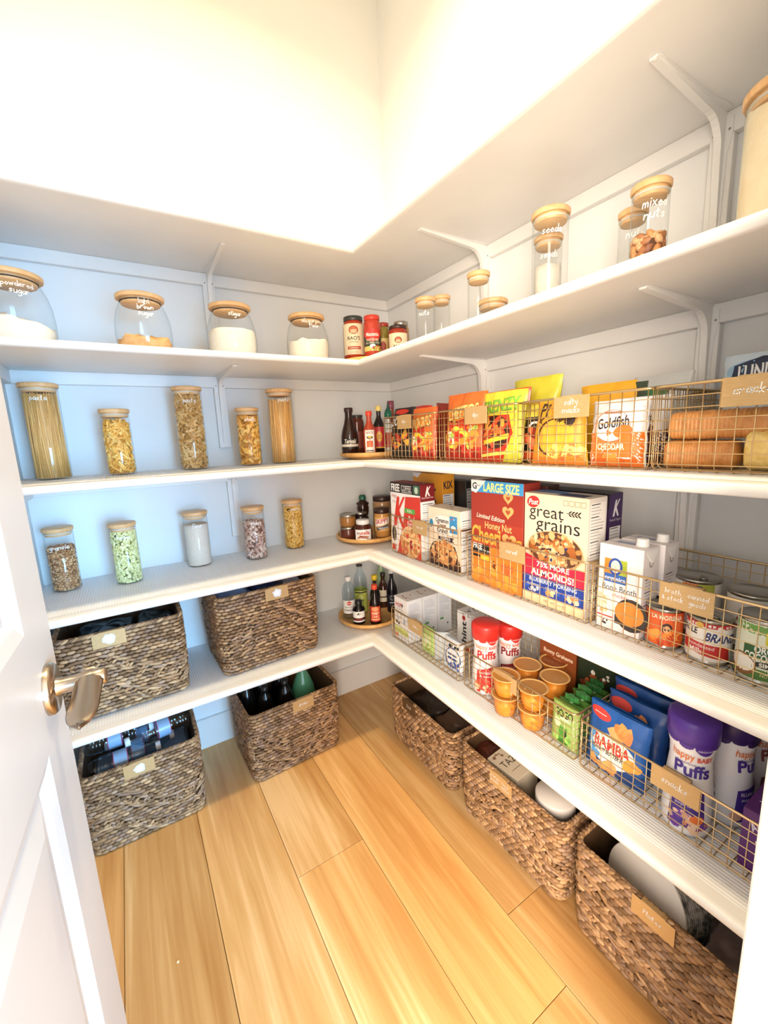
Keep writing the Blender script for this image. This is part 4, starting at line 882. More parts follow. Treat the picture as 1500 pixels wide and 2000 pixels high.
def f_ch(a,w,h):
    fr(a,w,h,'#9c3324'); a.rect(-w/2,h*.42,w/2,h*.62,'#a83c28').rect(-w/2,h*.36,w/2,h*.42,'#c24a2a').poly([(-w/2,0),(w/2,0),(w/2,h*.38),(-w/2,h*.38)],'#e8842c')
    a.poly([(-w/2,h*.885),(w/2,h*.895),(w/2,h),(-w/2,h)],'#3f97d6').text('LARGE SIZE',.018,h*.943,.024,'#f1ee8c',w=.128,bold=.06)
    a.poly([(-w/2,h),(-w/2+.058,h),(-w/2+.020,h*.875),(-w/2,h*.895)],'#eeeeee').text('G',-w/2+.014,h*.945,.018,'#26263a',bold=.03).text('Mills',-w/2+.030,h*.95,.006,'#26263a')
    heart(a,.045,h*.86,.018); heart(a,.045,h*.735,.021)
    a.text('Limited Edition',-.020,h*.66,.013,'#f3e6d4',w=.105,shear=.2,bold=.01,rot=-.04).text('Honey Nut',.010,h*.585,.020,'#f2c680',w=.098,bold=.01).text('Cheeri',-.036,h*.485,.046,'#f2b24c',w=.112,bold=.03).text('s',.084,h*.475,.040,'#f2b24c',w=.022,bold=.03); heart(a,.050,h*.475,.026)
    a.rect(-w/2+.006,h*.29,-.022,h*.385,'#1f1c1c').text('FREE',-.068,h*.36,.016,'#f4f4f4',w=.036,bold=.03).text('just for you',-.040,h*.33,.007,'#f4f4f4').rect(-.055,h*.235,-.022,h*.275,'#f0c63a').rect(-w/2+.006,h*.25,-.058,h*.275,'#1f1c1c')
    a.blobs(8,-.004,h*.20,.010,.025,['#6a3420','#e8b05c'],.006,5); heart(a,.045,h*.20,.024,'#e2662c','#e2662c'); a.blobs(24,.0,h*.06,.09,.03,['#f2a23c','#ee9434'],.014,3)
carton('cereal_box','large dark red and orange heart-shaped oat cereal box with LARGE SIZE band',-.275,-.838,-1.028,z2,.303,.065,'#8a2c20',f_ch,None,lambda a,w,d:(a.rect(-w/2,-d/2,w/2,d/2,'#6b2a20'),a.rect(-w/2,-d/2,-w/2+.03,d/2,'#e6e6e6'),a.text('Cheerios',.01,.0,.022,'#d98a4a',w=.10)))
def f_gg(a,w,h):
    fr(a,w,h,'#ecd6b6'); a.ell(-.062,h*.925,.019,.015,'#c03030',.15).text('Post',-.062,h*.925,.014,'#f6efe4',w=.028,shear=.2,bold=.02)
    a.text('great',-.024,h*.852,.031,'#201f24',w=.098,bold=.0).text('grains',.008,h*.745,.033,'#201f24',w=.120,bold=.0).line([(.032,h*.86),(.066,h*.86)],.0015,'#201f24')
    for k in range(4):
        for s in (-1,1): a.ell(.042+k*.008,h*.86+s*.004,.005,.0018,'#201f24',s*.6,8)
    for k in range(4): a.line([(.024+k*.015,h*.925),(.036+k*.015,h*.925),(.036+k*.015,h*.965),(.024+k*.015,h*.965),(.024+k*.015,h*.925)],.0007,'#4a4440')
    a.ell(.002,h*.52,.078,.047,'#d8a878',n=30).ell(.002,h*.525,.074,.044,'#5a3a2a',n=30).blobs(110,.002,h*.53,.068,.038,['#e6b27a','#d0884a','#f0cfa0','#a8622e','#dca06a'],.009,7).blobs(8,0,h*.53,.05,.03,['#2c3566'],.005,9)
    a.poly([(-w/2,h*.25),(w/2,h*.25),(w/2,h*.405),(.0,h*.375),(-w/2,h*.45)],'#c42a48').text('75% MORE',.0,h*.368,.0125,'#f6f0ee',w=.092,bold=.04).text('ALMONDS!',-.002,h*.292,.0165,'#f6f0ee',w=.122,bold=.04)
    a.rect(-w/2,.024,w/2,h*.25,'#22409a').text('BLUEBERRY MORNING',0,h*.216,.010,'#e4ecf8',w=.135,bold=.01)
    for k,c in ((-1,['#2c2f55','#cfd4e6']),(0,['#d89a5c','#f0cfa0']),(1,['#c98a50','#e9d3b0'])):
        a.rect(k*.055-.024,.036,k*.055+.024,h*.165,'#2c56bf' if k else '#3158b4').blobs(9,k*.055,h*.125,.014,.008,c,.007,11+k).text(['BLUEBERRIES','CLUSTERS','ALMONDS'][k+1],k*.055,.046,.006,'#eef2fa',w=.036)
    a.rect(-w/2,0,w/2,.024,'#e6cfa6').text('NET WT 13.5 OZ',.01,.012,.006,'#6a5848')
carton('cereal_box','cream cereal box reading great grains with red and blue bands',-.272,-1.031,-1.206,z2,.282,.068,'#e6dccb',f_gg,lambda a,d,h:(a.rect(-d/2,0,d/2,h,'#d8d2cc'),a.facts(-d*.43,h*.45,d*.43,h*.96,20,bgc='#e9e6e2',seed=4),a.facts(-d*.43,h*.12,d*.43,h*.42,14,seed=8,bgc='#dcd8d4')),lambda a,w,d:(a.rect(-w/2,-d/2,w/2,d/2,'#dcd2c2'),a.rect(.0,-d/2+.006,.07,.01,'#2a3560'),a.rect(-w/2,-.01,.0,d/2,'#6d8fc4')))
carton('cereal_box','dark brown cereal box hidden behind the heart-shaped oat cereal',-.204,-.850,-1.045,z2,.292,.050,'#3a201c',lambda a,w,h:(fr(a,w,h,'#4a2620'),a.blobs(20,0,h*.4,.07,.06,FL,.01,3)),None)
def f_pk(a,w,h): fr(a,w,h,'#35214a'); a.rect(-w/2,h*.87,w/2,h,'#1e1a20').text('FREE COFFEE',0,h*.935,.020,'#e9e6ec',w=w*.8,bold=.03); K(a,-.03,h*.6,.1,'#e9e4ec')
carton('cereal_box','dark purple cereal box standing behind the great grains box',-.146,-.990,-1.178,z2,.276,.058,'#33204a',f_pk,lambda a,d,h:(a.rect(-d/2,0,d/2,h,'#3d2258'),K(a,0,h*.87,.042,'#ece8f0'),a.text('Fruit & Yogurt',0,h*.765,.006,'#e0d8e8',w=d*.8),a.facts(-d*.4,h*.30,d*.4,h*.70,14,seed=5)),lambda a,w,d:a.rect(-w/2,-d/2,w/2,d/2,'#241a30'))
# broth cartons
def milk(label,xf,y0,y1,h,d,art=True):
    def f(a,w,h):
        fr(a,w,h,'#e9e4e6'); u=-.010
        a.rect(u-.024,h*.60,u,h*.84,'#e08a34').rect(u,h*.60,u+.024,h*.84,'#a9b83c').rect(u-.025,h*.565,u+.025,h*.665,'#3a66b4').ell(u,h*.755,.015,.019,'#3050a0').ell(u,h*.755,.010,.014,'#e8e0d8').text('organics',u,h*.615,.010,'#f2f4f8',w=.044,bold=.02)
        a.text('Bone Broth',.0,h*.505,.014,'#38404a',w=.072).text('chicken',.004,h*.425,.008,'#b5533c',w=.034).ell(.028,h*.235,.034,.036,'#3a3432').rect(-.006,.018,.045,h*.20,'#3a3432').ell(.024,h*.25,.030,.026,'#d68838',0,24).blobs(14,-.032,h*.30,.010,.03,['#efe6cc','#c9b37c','#d8cfb0'],.007,4).rect(-w/2,h*.14,-.01,h*.155,'#c2433a').blobs(5,-.03,h*.08,.012,.008,['#3a3432'],.003,4)
    def s(a,d,h): a.rect(-d/2,0,d/2,h,'#e2dcde').ell(0,h*.84,.008,.010,'#5a4a4a').ell(0,h*.84,.006,.008,'#e2dcde').facts(-d*.4,h*.35,d*.4,h*.68,9,bgc='#e2dcde')
    t=carton('broth_carton',label,xf,y0,y1,z2,h,d,'#e6e1e3',f,s,lambda a,w,d:a.rect(-w*.3,-.004,w*.1,.012,'#9aa6c4'),cat='carton')
    m=MB(); m.lathe([(.0125,0),(.0125,.004),(.0115,.005),(.0115,.015),(.010,.016),(0,.016)],WHITEP,24,cap1=False); w=abs(y1-y0)
    P(t,'screw_cap',m,loc=(w/2-.021,.004,h+.0002))
    m=MB(); m.add([(w/2,-d/2,h),(w/2,d/2,h),(w/2+.002,.004,h-.030),(w/2+.0005,-.004,h-.03)],[(0,1,2,3)],WHITEP); P(t,'folded_flap',m)
milk('white broth carton with an organics logo and orange soup picture',-.272,-1.236,-1.327,.190,.062)
milk('second white broth carton standing behind the front one',-.202,-1.243,-1.334,.190,.058)
def can(label,x,y,r,h,col,art=None,cat='can',z=None,name='food_can',tab=True,turn=0):
    t=T(name,label,cat,(x,y,(z2 if z is None else z)+BZ),face(x,y)+turn)
    m=MB(); m.lathe([(r-.001,0),(r,.0015),(r,.004),(r-.0012,.006),(r-.0012,h-.006),(r,h-.004),(r,h-.0005),(r-.0015,h),(r-.0025,h-.003),(r*.78,h-.0035),(r*.74,h-.0045),(0,h-.0045)],TIN,40,cap1=False); P(t,'can_body',m)
    a=Art(cyl(r-.0010),.008,base=.0003); R=r*PI*.98; a.rect(-R,.007,R,h-.007,col)
    if art: art(a,r,h)
    P(t,'paper_label',a.mb)
    if tab:
        m=MB(); m.tube([(r*.15*math.cos(q)+r*.2,r*.30*math.sin(q),h-.002) for q in [k*2*PI/12 for k in range(12)]],.0013,TIN,5,closed=True); P(t,'pull_tab',m)
    return t
can('small orange can with a red band in the canned goods basket',-.246,-1.362,.0325,.082,'#d9622c',lambda a,r,h:(a.rect(-.1,h*.70,.1,h*.92,'#d8562a').text('LA MORENA',0,h*.80,.009,'#f2e6cc',w=.055,bold=.02).ell(0,h*.53,.009,.011,'#3a2018').ell(0,h*.50,.006,.008,'#e6a878').blobs(40,0,h*.25,.07,.014,['#e8832f','#c9461f','#f0a048'],.008,3)),turn=.15)
def eagle(a,r,h):
    a.rect(-.11,h*.82,.11,h*.92,'#c22f30').text('BRAND',.016,h*.62,.016,'#26306a',w=.052,bold=.06,rot=-.05,shear=.2).text('EAGLE',-.038,h*.72,.012,'#24222c',w=.034,bold=.06,rot=-.05)
    a.poly([(-.05,h*.50),(.03,h*.42),(.034,h*.12),(-.05,h*.26)],'#c22f2e').text('condensed',-.014,h*.40,.007,'#f6e9e6',w=.04,rot=-.1).text('Milk',-.022,h*.28,.010,'#f6e9e6',w=.022,bold=.02).ell(-.018,h*.86,.006,.006,'#e0b050').ell(.012,h*.84,.004,.004,'#f3e3e0')
can('white and red condensed milk can reading BRAND, between the orange and green cans',-.240,-1.436,.0362,.086,'#ece6df',eagle,turn=.1)
def coco(a,r,h):
    a.rect(-.12,h*.78,.12,h*.92,'#6f9f48').rect(-.12,.008,.12,h*.24,'#4f7a3c').rect(-.028,h*.38,.06,h*.60,'#2f5f38').rect(.0,h*.64,.03,h*.84,'#d8cf3c').rect(.003,h*.67,.027,h*.81,'#8a7a20').text('thai',.015,h*.74,.010,'#efe870',w=.018,bold=.03)
    a.text('ORGANIC',.012,h*.555,.012,'#f3f5ee',w=.050,bold=.05).text('COCONUT MILK',.012,h*.43,.013,'#f3f5ee',w=.075,bold=.05).ell(.010,h*.32,.026,.006,'#2a2a22').text('SIMPLE',.010,h*.32,.007,'#f0f0e6',bold=.03)
    a.ell(-.03,h*.26,.022,.020,'#8a5a34').ell(-.03,h*.28,.020,.015,'#f0ede4').ell(.03,h*.25,.024,.018,'#f2eee2').text('NO GUAR',.012,h*.16,.006,'#e8d9a0',w=.028)
can('green and white organic coconut milk can at the front right of the basket',-.240,-1.515,.0378,.112,'#dfe4cf',coco,turn=.05)
can('wide tin with an organics label and ring-pull lid behind the brass label',-.125,-1.368,.0415,.118,'#ece8e4',lambda a,r,h:(a.rect(-.028,h*.62,.0,h*.94,'#dc7a30'),a.rect(.0,h*.62,.03,h*.94,'#b9c04a'),a.ell(.002,h*.76,.014,.018,'#2c3a5c').ell(.002,h*.76,.010,.013,'#e0963c')),turn=.0)
can('wide grey tin with red stripes behind the coconut milk can',-.122,-1.462,.0420,.112,'#dedad5',lambda a,r,h:a.rect(-.12,h*.52,.12,h*.58,'#a8323a').rect(-.12,h*.42,.12,h*.45,'#a8323a'),tab=False)
# lowest shelf boxes
def f_hp(a,w,h):
    fr(a,w,h,'#eceaec'); 
    for i,(ch,c) in enumerate((('H','#c9302e'),('i','#2f3c8c'),('P','#c9302e'),('P','#23202a'))): a.text(ch,-.026+i*.0125,h*.83,.018,c,bold=.06)
    a.text('ORGANIC',-.006,h*.73,.006,'#8aa0a8',w=.044).text('COMBIOTIC',.0,h*.64,.011,'#3a3c44',w=.070).ell(-.02,h*.50,.010,.008,'#c6d4ec').ell(.022,h*.46,.008,.012,'#9fb4dc').ell(-.030,h*.40,.007,.007,'#26262c').ell(-.016,h*.38,.006,.006,'#26262c').rect(-w/2,h*.14,w/2,h*.27,'#c3d06a').rect(-w/2,h*.27,w/2,h*.31,'#dfe6bc').rect(-w/2,.006,w/2,h*.12,'#e9eaf2').rect(-w/2,.006,-w/2+.02,h*.12,'#e68a5c')
def s_hp(a,d,h):
    a.rect(-d/2,0,d/2,h,'#dfe3ea'); r=random.Random(5)
    for k in range(15): a.rect(-d*.4,h*(.90-k*.035),-d*.4+d*.8*r.uniform(.3,1),h*(.90-k*.035)+.0012,'#8e9cc0')
    a.ell(.014,h*.2,.004,.004,'#5a6a5c').rect(-d*.35,h*.33,-d*.1,h*.38,'#5a9a6a')
for i,(x,l) in enumerate(((-.290,'white formula box with red and blue letters, front of three in the corner basket'),(-.216,'middle one of the three white formula boxes'),(-.142,'rearmost of the three white formula boxes, in shade'))):
    carton('formula_box',l,x,-.415,-.502,z1,.172,.070,'#e4e6ec',f_hp if i==0 else None,s_hp,lambda a,w,d:(a.rect(-w/2,-d/2,w/2,d/2,'#e6e4e4'),a.blobs(6,0,0,.03,.02,['#b9b4b4','#a86a6a'],.005,2)))
def f_hint(a,w,h):
    fr(a,w,h,'#ecebeb'); a.rect(-w/2,0,w/2,h*.14,'#c2342e'); a.text('hint',0,h*.50,.024,'#1f1c1e',w=h*.56,bold=.03,rot=PI/2); a.ell(0,h*.86,.009,.010,'#c2302e').ell(0,h*.86,.004,.005,'#5a2028'); a.blobs(14,0,h*.95,w*.45,.004,['#2a2628'],.0025,3,rect=True)
for i,(x,y,l) in enumerate(((-.150,-.628,'left of two white boxes lettered vertically in black, at the back of the corner basket'),(-.145,-.702,'right of two white boxes lettered vertically in black, behind the red cap'))):
    carton('drink_box',l,x,y,y-.070,z1,.148,.075,'#e6e5e5',f_hint,None,lambda a,w,d:(a.rect(-w/2,-d/2,w/2,d/2,'#dddcdc'),a.blobs(12,0,0,.03,.03,['#2a2628','#8a8688'],.005,4)))
carton('graham_box','brown graham cracker box at the back of the middle snack basket',-.108,-.962,-1.085,z1,.156,.045,'#8a4a2a',lambda a,w,h:(fr(a,w,h,'#9a5428'),a.rect(-w/2,h*.70,w/2,h,'#8a4622'),a.text('Bunny Grahams',.002,h*.84,.012,'#efdcc4',w=.098,bold=.02),a.text('honey',.0,h*.73,.007,'#e0c29a'),a.line([(.0,h*.5),(.012,h*.62),(.016,h*.60),(.006,h*.46)],.0015,'#e0b080'),a.line([(.02,h*.5),(.026,h*.62),(.032,h*.60),(.024,h*.46)],.0015,'#e0b080')),lambda a,d,h:a.rect(-d/2,0,d/2,h,'#5c3018'))
carton('cookie_box','dark green box beside the brown graham box',-.108,-1.092,-1.208,z1,.160,.045,'#1f2a20',lambda a,w,h:(fr(a,w,h,'#23301f'),a.blobs(16,0,h*.55,.045,.03,['#7a3a22','#a0522c','#4a2418'],.012,5),a.blobs(5,.01,h*.8,.03,.01,['#d9d4c8'],.007,6)),None)
def ann(a,w,h):
    fr(a,w,h,'#5c2a74')
    for k in range(3): a.text("Annie's",-.012+.008*k,h*(.82-.26*k),.014,'#e9dff0',w=.045,bold=.04,rot=.5)
    a.ell(.015,h*.42,.022,.016,'#e8a83a').text('B',.018,h*.42,.016,'#b5502c',bold=.04)
carton('snack_box','purple box with diagonal white lettering at the far right of the lowest shelf',-.275,-1.525,-1.612,z1,.118,.150,'#56286c',ann,None,lambda a,w,d:(a.rect(-w/2,-d/2,w/2,d/2,'#5c2a74'),[a.text("Annie's",(-.015+.03*(k%2)),-.055+.028*k,.012,'#e9dff0',w=.046,bold=.04,rot=-1.0) for k in range(5)] and a))
# ------------------------------------------------------------------ bags and pouches
def bag(name,label,x,y,z,w,h,d,col,art=None,rz=-PI/2,tilt=0,cat='bag',crimp='#c9c9c9',seed=1,lift=BZ,roll=0,flatb=.35,wr=.003,topw=1.0):
    t=T(name,label,cat,(x,y,z+lift),rz)
    def f(u,v,sgn,l=0):
        # u in -.5..+.5, v 0..1
        eu=max(0,1-(abs(2*u))**3.2)**.62; ev=max(0,math.sin(PI*min(1,max(0,(v*.93+.035)))))**.45
        if v<.5: ev=ev*(1-flatb)+flatb*min(1,(v*8))
        y_=d/2*eu*ev
        nz=noise.noise(Vector((u*w*26,v*h*22,seed+ (5 if sgn>0 else 0))))*wr*1.3+abs(noise.noise(Vector((u*w*48,v*h*14,seed+9))))*wr*.6
        y_=max(.0006,y_+nz*min(1,eu*3))
        wx=w*(1-.04*math.sin(PI*v))*(topw*v+(1-v)*1)
        return (u*wx+.002*noise.noise(Vector((v*9,seed,2))),sgn*(y_+l),v*h+.004*u*noise.noise(Vector((seed,1,u*3)))*(1 if v>.9 else 0))
    m=MB(); c=pm(col,.28)
    m.grid(lambda i,j:f(i-.5,j,-1),34,42,c); m.grid(lambda i,j:f(i-.5,j,1),34,42,c,flip=True)
    o=P(t,'bag_body',m,rot=(tilt,roll,0))
    if art:
        a=Art(lambda u,v,l:f(max(-.5,min(.5,u/w)),max(0,min(1,v/h)),-1,l+.0012),.0075,step=.0001)
        art(a,w,h); P(t,'printed_front',a.mb,rot=(tilt,roll,0))
    for nm,j0 in (('crimped_seal',.955),('crimped_seal',.0)):
        m=MB(); m.grid(lambda i,j:(f(i-.5,j0+.045*j,-1)[0],-.0016-.0006*math.sin(j*40),f(i-.5,j0+.045*j,-1)[2]),20,6,pm(crimp,.3)); P(t,nm,m,rot=(tilt,roll,0))
    return t
CH=['#e86a28','#f2a030','#f5cf4a','#d8401e','#f7dd7a']; FN=['#f2e04a','#e0452a','#f39c3a','#b8d45a','#f6f2dc','#c92e22']
def f_cheet(a,w,h,txt='CHEETOS'):
    a.rect(-w*.48,0,w*.48,h,'#d96a28').rect(-w*.48,0,w*.48,h*.20,'#b3281e').ell(0,h*.70,w*.42,h*.13,'#2a1c14',.12).ell(0,h*.71,w*.40,h*.115,'#e98a2a',.12)
    a.text(txt,0,h*.715,.034,'#23180f',w=w*.80,bold=.09,rot=.12,shear=.1).text(txt,0.001,h*.717,.032,'#f3d488',w=w*.78,bold=.03,rot=.12,shear=.1)
    a.blobs(60,0,h*.36,w*.42,h*.19,FN,.016,4,asp=(.3,.6)).text('CRUNCHY',0,h*.56,.014,'#c9302a',w=w*.5,bold=.04,rot=.1).blobs(10,0,h*.10,w*.4,h*.06,['#8c1a16','#d64434'],.012,6)
def f_dor(a,w,h):
    a.rect(-w*.48,0,w*.48,h,'#1c1516').text('DORITOS',0,h*.74,.030,'#e9e4e0',w=w*.85,bold=.08,rot=.05).blobs(26,.0,h*.35,w*.4,h*.22,['#c63a22','#d96a28','#f0b040','#2c1a16'],.018,7,sides=3,asp=(.8,1)).ell(0,h*.92,w*.3,h*.05,'#c23020')
bag('chip_bag','black chip bag with white letters at the corner end of the first wire basket',-.262,-.463,z3,.135,.180,.040,'#1f1719',f_dor,crimp='#3a2a2a',seed=1,tilt=-.12)
bag('chip_bag','red chip bag leaning behind the black one, nearest the corner',-.200,-.470,z3,.150,.185,.045,'#c9342a',lambda a,w,h:a.ell(0,h*.6,w*.3,h*.15,'#e25a3a'),crimp='#c9342a',seed=2,tilt=-.1)
bag('chip_bag','orange puffed-corn bag with a dark red base in the first wire basket',-.262,-.594,z3,.130,.170,.045,'#d9522a',lambda a,w,h:f_cheet(a,w,h,'POOFS'),crimp='#cf5a28',seed=3,tilt=-.08)
bag('chip_bag','dark red chip bag whose corner points above the first wire basket',-.180,-.610,z3,.150,.182,.045,'#8c2a22',None,crimp='#e0622e',seed=4,tilt=-.05,roll=.12)
bag('chip_bag','tall orange corn-snack bag with outlined yellow lettering',-.258,-.790,z3,.165,.196,.050,'#d96a28',f_cheet,crimp='#ee8236',seed=5,tilt=-.08)
def f_fl(a,w,h):
    a.rect(-w*.48,0,w*.48,h,'#c2361f').rect(-w*.48,h*.66,w*.48,h,'#d2cc3a').poly([(w*.1,0),(w*.48,0),(w*.48,h),(w*.25,h*.66),(w*.36,h*.4)],'#c8c83a')
    a.text('FRENZY',0,h*.80,.032,'#1f2a14',w=w*.86,bold=.09,rot=.06).text('FRENZY',.001,h*.802,.030,'#7ec23c',w=w*.84,bold=.02,rot=.06).ell(-.01,h*.42,w*.36,h*.24,'#3a1c14').blobs(30,-.012,h*.44,w*.30,h*.19,['#d8482a','#a82c1c','#ee7a3a','#e6a03c'],.018,9,asp=(.3,.5)).poly([(-w*.36,h*.24),(w*.28,h*.33),(w*.28,h*.40),(-w*.36,h*.30)],'#f2d23a').poly([(-w*.40,h*.06),(w*.36,h*.12),(w*.36,h*.17),(-w*.40,h*.10)],'#f0dc6a')
bag('chip_bag','yellow and red chip bag with green graffiti lettering',-.262,-.938,z3,.150,.186,.042,'#c4bb34',f_fl,crimp='#d4ce3c',seed=6,tilt=-.10)
bag('chip_bag','orange-red chip bag just showing behind the two big bags in the second basket',-.185,-.880,z3,.17,.196,.045,'#d84a24',None,crimp='#e0562a',seed=7,tilt=-.05)
bag('chip_bag','bright yellow chip bag standing tallest behind the graffiti-lettered bag',-.150,-.945,z3,.16,.225,.045,'#d0ca3c',None,crimp='#d6d044',seed=8,tilt=-.12)
def f_cho(a,w,h): a.rect(-w*.48,0,w*.48,h,'#241a18').rect(-w*.48,h*.75,w*.48,h,'#d9c84a').text('Chilli',0,h*.60,.026,'#f0e9e6',w=w*.7,bold=.05,rot=.1).blobs(30,0,h*.38,w*.38,h*.16,['#b8382a','#e2653a','#8c2a1c','#e8a070'],.016,8,asp=(.4,.7)).blobs(10,0,h*.1,w*.4,h*.06,['#d0582e'],.012,3)
bag('snack_bag','dark bag with curled red snacks at the left end of the salty snacks basket',-.225,-1.052,z3,.120,.150,.045,'#2a1f1c',f_cho,crimp='#c9b83c',seed=9,tilt=-.1,rz=-PI/2+.25)
def f_pir(a,w,h):
    a.rect(-w*.48,0,w*.48,h,'#dea02a').rect(-w*.48,0,w*.48,h*.16,'#ee8a30').text('Pi',-w*.28,h*.86,.030,'#3a2616',shear=.25,bold=.03)
    a.ell(.0,h*.42,w*.36,h*.30,'#4a2a18',0,26).ell(.006,h*.42,w*.345,h*.285,'#f0a83c',0,26).ell(.012,h*.44,w*.30,h*.25,'#e4ae34',0,26).blobs(5,.03,h*.74,.02,.012,['#2e1c14'],.014,3).blobs(16,.02,h*.20,w*.3,h*.07,['#f8dc7a','#f6b04a','#e8723a'],.018,7,asp=(.35,.6)).line([(-w*.36,h*.66),(-w*.24,h*.74)],.004,'#4a2a18').line([(-w*.36,h*.74),(-w*.28,h*.64)],.004,'#4a2a18')
bag('snack_bag','yellow puffed snack bag with a dark ring, in the salty snacks basket',-.262,-1.118,z3,.150,.146,.050,'#dea02a',f_pir,crimp='#dea02a',seed=10,tilt=-.06,topw=.82)
def f_gold(a,w,h,dark=False):
    c2='#e8792c' if not dark else '#5a2e22'
    a.rect(-w*.49,0,w*.49,h,'#e6e8ec').poly([(-w*.49,0),(w*.49,0),(w*.49,h*.52),(w*.2,h*.46),(-w*.2,h*.46),(-w*.49,h*.54)],c2).ell(-.004,h*.60,w*.33,h*.25,'#d87a4a' if not dark else '#8a5a44',.1,26).ell(-.003,h*.61,w*.31,h*.23,'#eceef0',.1,26)
    a.rect(-.018,h*.79,.016,h*.82,'#a8403a').text('Goldfish',-.002,h*.66,.020,'#3a2a24',w=w*.56,shear=.25,bold=.02,rot=.10)
    a.ell(.022,h*.52,.018,.013,c2,.1).poly([(.002,h*.50),(-.010,h*.56),(-.010,h*.46)],c2).text('CHEDDAR',-.002,h*.30,.012,'#f4e6d4',w=w*.50,bold=.05).text('crackers',-.004,h*.19,.009,'#f4e6d4',w=w*.32).blobs(9,.0,h*.12,w*.4,h*.08,['#ee8f3c','#dd6a24'] if not dark else ['#6a3a28'],.012,5)
bag('cracker_bag','white and orange cheddar cracker bag at the front of the salty snacks basket',-.262,-1.256,z3,.116,.134,.055,'#e9eaee',f_gold,crimp='#e4e6ea',seed=11,tilt=-.05)
bag('cracker_bag','white and brown cracker bag behind the orange cheddar one',-.195,-1.262,z3,.125,.140,.05,'#dcdad8',lambda a,w,h:f_gold(a,w,h,True),crimp='#d0cecc',seed=12,tilt=-.04)
bag('snack_bag','plain yellow bag standing at the back of the salty snacks basket',-.115,-1.150,z3,.16,.185,.045,'#eaae2a',None,crimp='#eab83a',seed=13,tilt=-.03)
bag('snack_bag','grey-white bag with a green leaf at the back of the salty snacks basket',-.115,-1.262,z3,.12,.188,.04,'#b9bcbc',lambda a,w,h:a.ell(-.01,h*.78,.03,.016,'#2c6a3a',.3).rect(-w*.45,h*.70,-w*.2,h*.95,'#3a4a3a'),crimp='#a8aaac',seed=14,tilt=-.03)
CRK=noisy('cracker_sleeve',['#c58446','#d69656','#b87638'],40,.3,stretch=(1,1,1),bump=.4)
def sleeve(label,x,y,z,L,r,rz,col=CRK,rings=26):
    t=T('cracker_sleeve',label,'crackers',(x,y,z),rz,'cracker sleeves in the wire basket')
    m=MB(); vs=[];n=18;N_=156
    for i in range(N_+1):
        s=i/N_; e=min(1,min(s,1-s)/.09); k=(.35+.65*math.sin(e*PI/2)); rr=r*k*(1+.022*math.sin(s*rings*2*PI)*(e>=1)+.03*noise.noise(Vector((s*14,r*200,3))))
        for j in range(n):
            a=2*PI*j/n; c,d_=math.cos(a),math.sin(a); q=(abs(c)**5+abs(d_)**5)**(-1/5)
            vs.append(((s-.5)*L,rr*c*q,r+rr*d_*q*.92+(0 if e>=1 else -.2*r*(1-k))+.001*noise.noise(Vector((s*20,j,r*100)))))
    m.add(vs,[(i*n+j,i*n+(j+1)%n,(i+1)*n+(j+1)%n,(i+1)*n+j) for i in range(N_) for j in range(n)]+[tuple(range(n)),tuple(range(N_*n,N_*n+n))],col,True); P(t,'wrapper',m)
sleeve('brown cracker sleeve, lower of the two stacked at the left of the crackers basket',-.245,-1.400,z3+BZ,.118,.0265,-PI/2+.06)
sleeve('brown cracker sleeve, upper of the two stacked at the left of the crackers basket',-.243,-1.424,z3+BZ+.0515,.160,.0265,-PI/2+.04)
sleeve('pale yellow round-ended cracker sleeve at the right of the crackers basket',-.250,-1.528,z3+BZ,.125,.034,-PI/2-.1,noisy('butter_crackers',['#e6c26a','#f0d488','#d8ae54'],30,.35,bump=.4),9)
bag('rice_cake_bag','pale blue and white rice snack bag with a navy logo, behind the crackers label',-.100,-1.442,z3,.150,.206,.050,'#c9d9e6',lambda a,w,h:(a.rect(-w*.48,0,w*.48,h,'#cfe0ee'),a.ell(0,h*.85,w*.46,h*.10,'#9cc4e4'),a.poly([(-w*.40,h*.70),(-w*.36,h*.90),(-.01,h*.96),(w*.44,h*.92),(w*.44,h*.70)],'#1c2a4a'),a.text('LUNDBERG',.006,h*.835,.026,'#f0f4f8',w=w*.70,bold=.04,rot=.03),a.rect(-.03,h*.745,.05,h*.76,'#c9d4e4')),crimp='#b9c9d6',seed=15,tilt=-.02)
carton('rice_box','black box reading RICE behind the sleeves of crackers',-.165,-1.475,-1.60,z3,.105,.040,'#1c1a1c',lambda a,w,h:(fr(a,w,h,'#1f1c1e'),a.text('RICE',0,h*.62,.016,'#e6e2de',w=.05,bold=.03)))
# lowest shelf bags
def f_bam(a,w,h,full=True):
    a.rect(-w*.49,0,w*.49,h,'#1f5aa8').poly([(-w*.49,0),(w*.49,0),(w*.49,h*.25),(-w*.49,h*.35)],'#173f7c').ell(-w*.27,h*.88,w*.19,h*.075,'#d8423a',-.1).rect(-w*.38,h*.875,-w*.16,h*.885,'#f4d8d4')
    a.ell(-.004,h*.42,w*.40,h*.24,'#eef2f8',0,26).ell(-w*.30,h*.40,w*.12,h*.2,'#5aa0dc',.2).ell(.0,h*.46,w*.34,h*.19,'#f3efe6',0,26)
    a.text('BAMBA',.0,h*.50,.026,'#cf3a2c',w=w*.60,bold=.08,rot=-.03).text('PEANUT BUTTER PUFFS',-.002,h*.375,.010,'#3a2a28',w=w*.66,bold=.03,rot=-.03)
    a.blobs(7,.02,h*.75,w*.16,h*.06,['#eea058','#e88a48','#f4b878'],.017,5,sides=9).blobs(7,-.012,h*.14,w*.24,h*.05,['#eea058','#f0ae68'],.014,8,sides=9).blobs(3,w*.34,h*.36,.008,.016,['#f0a23c'],.016,2,sides=9)
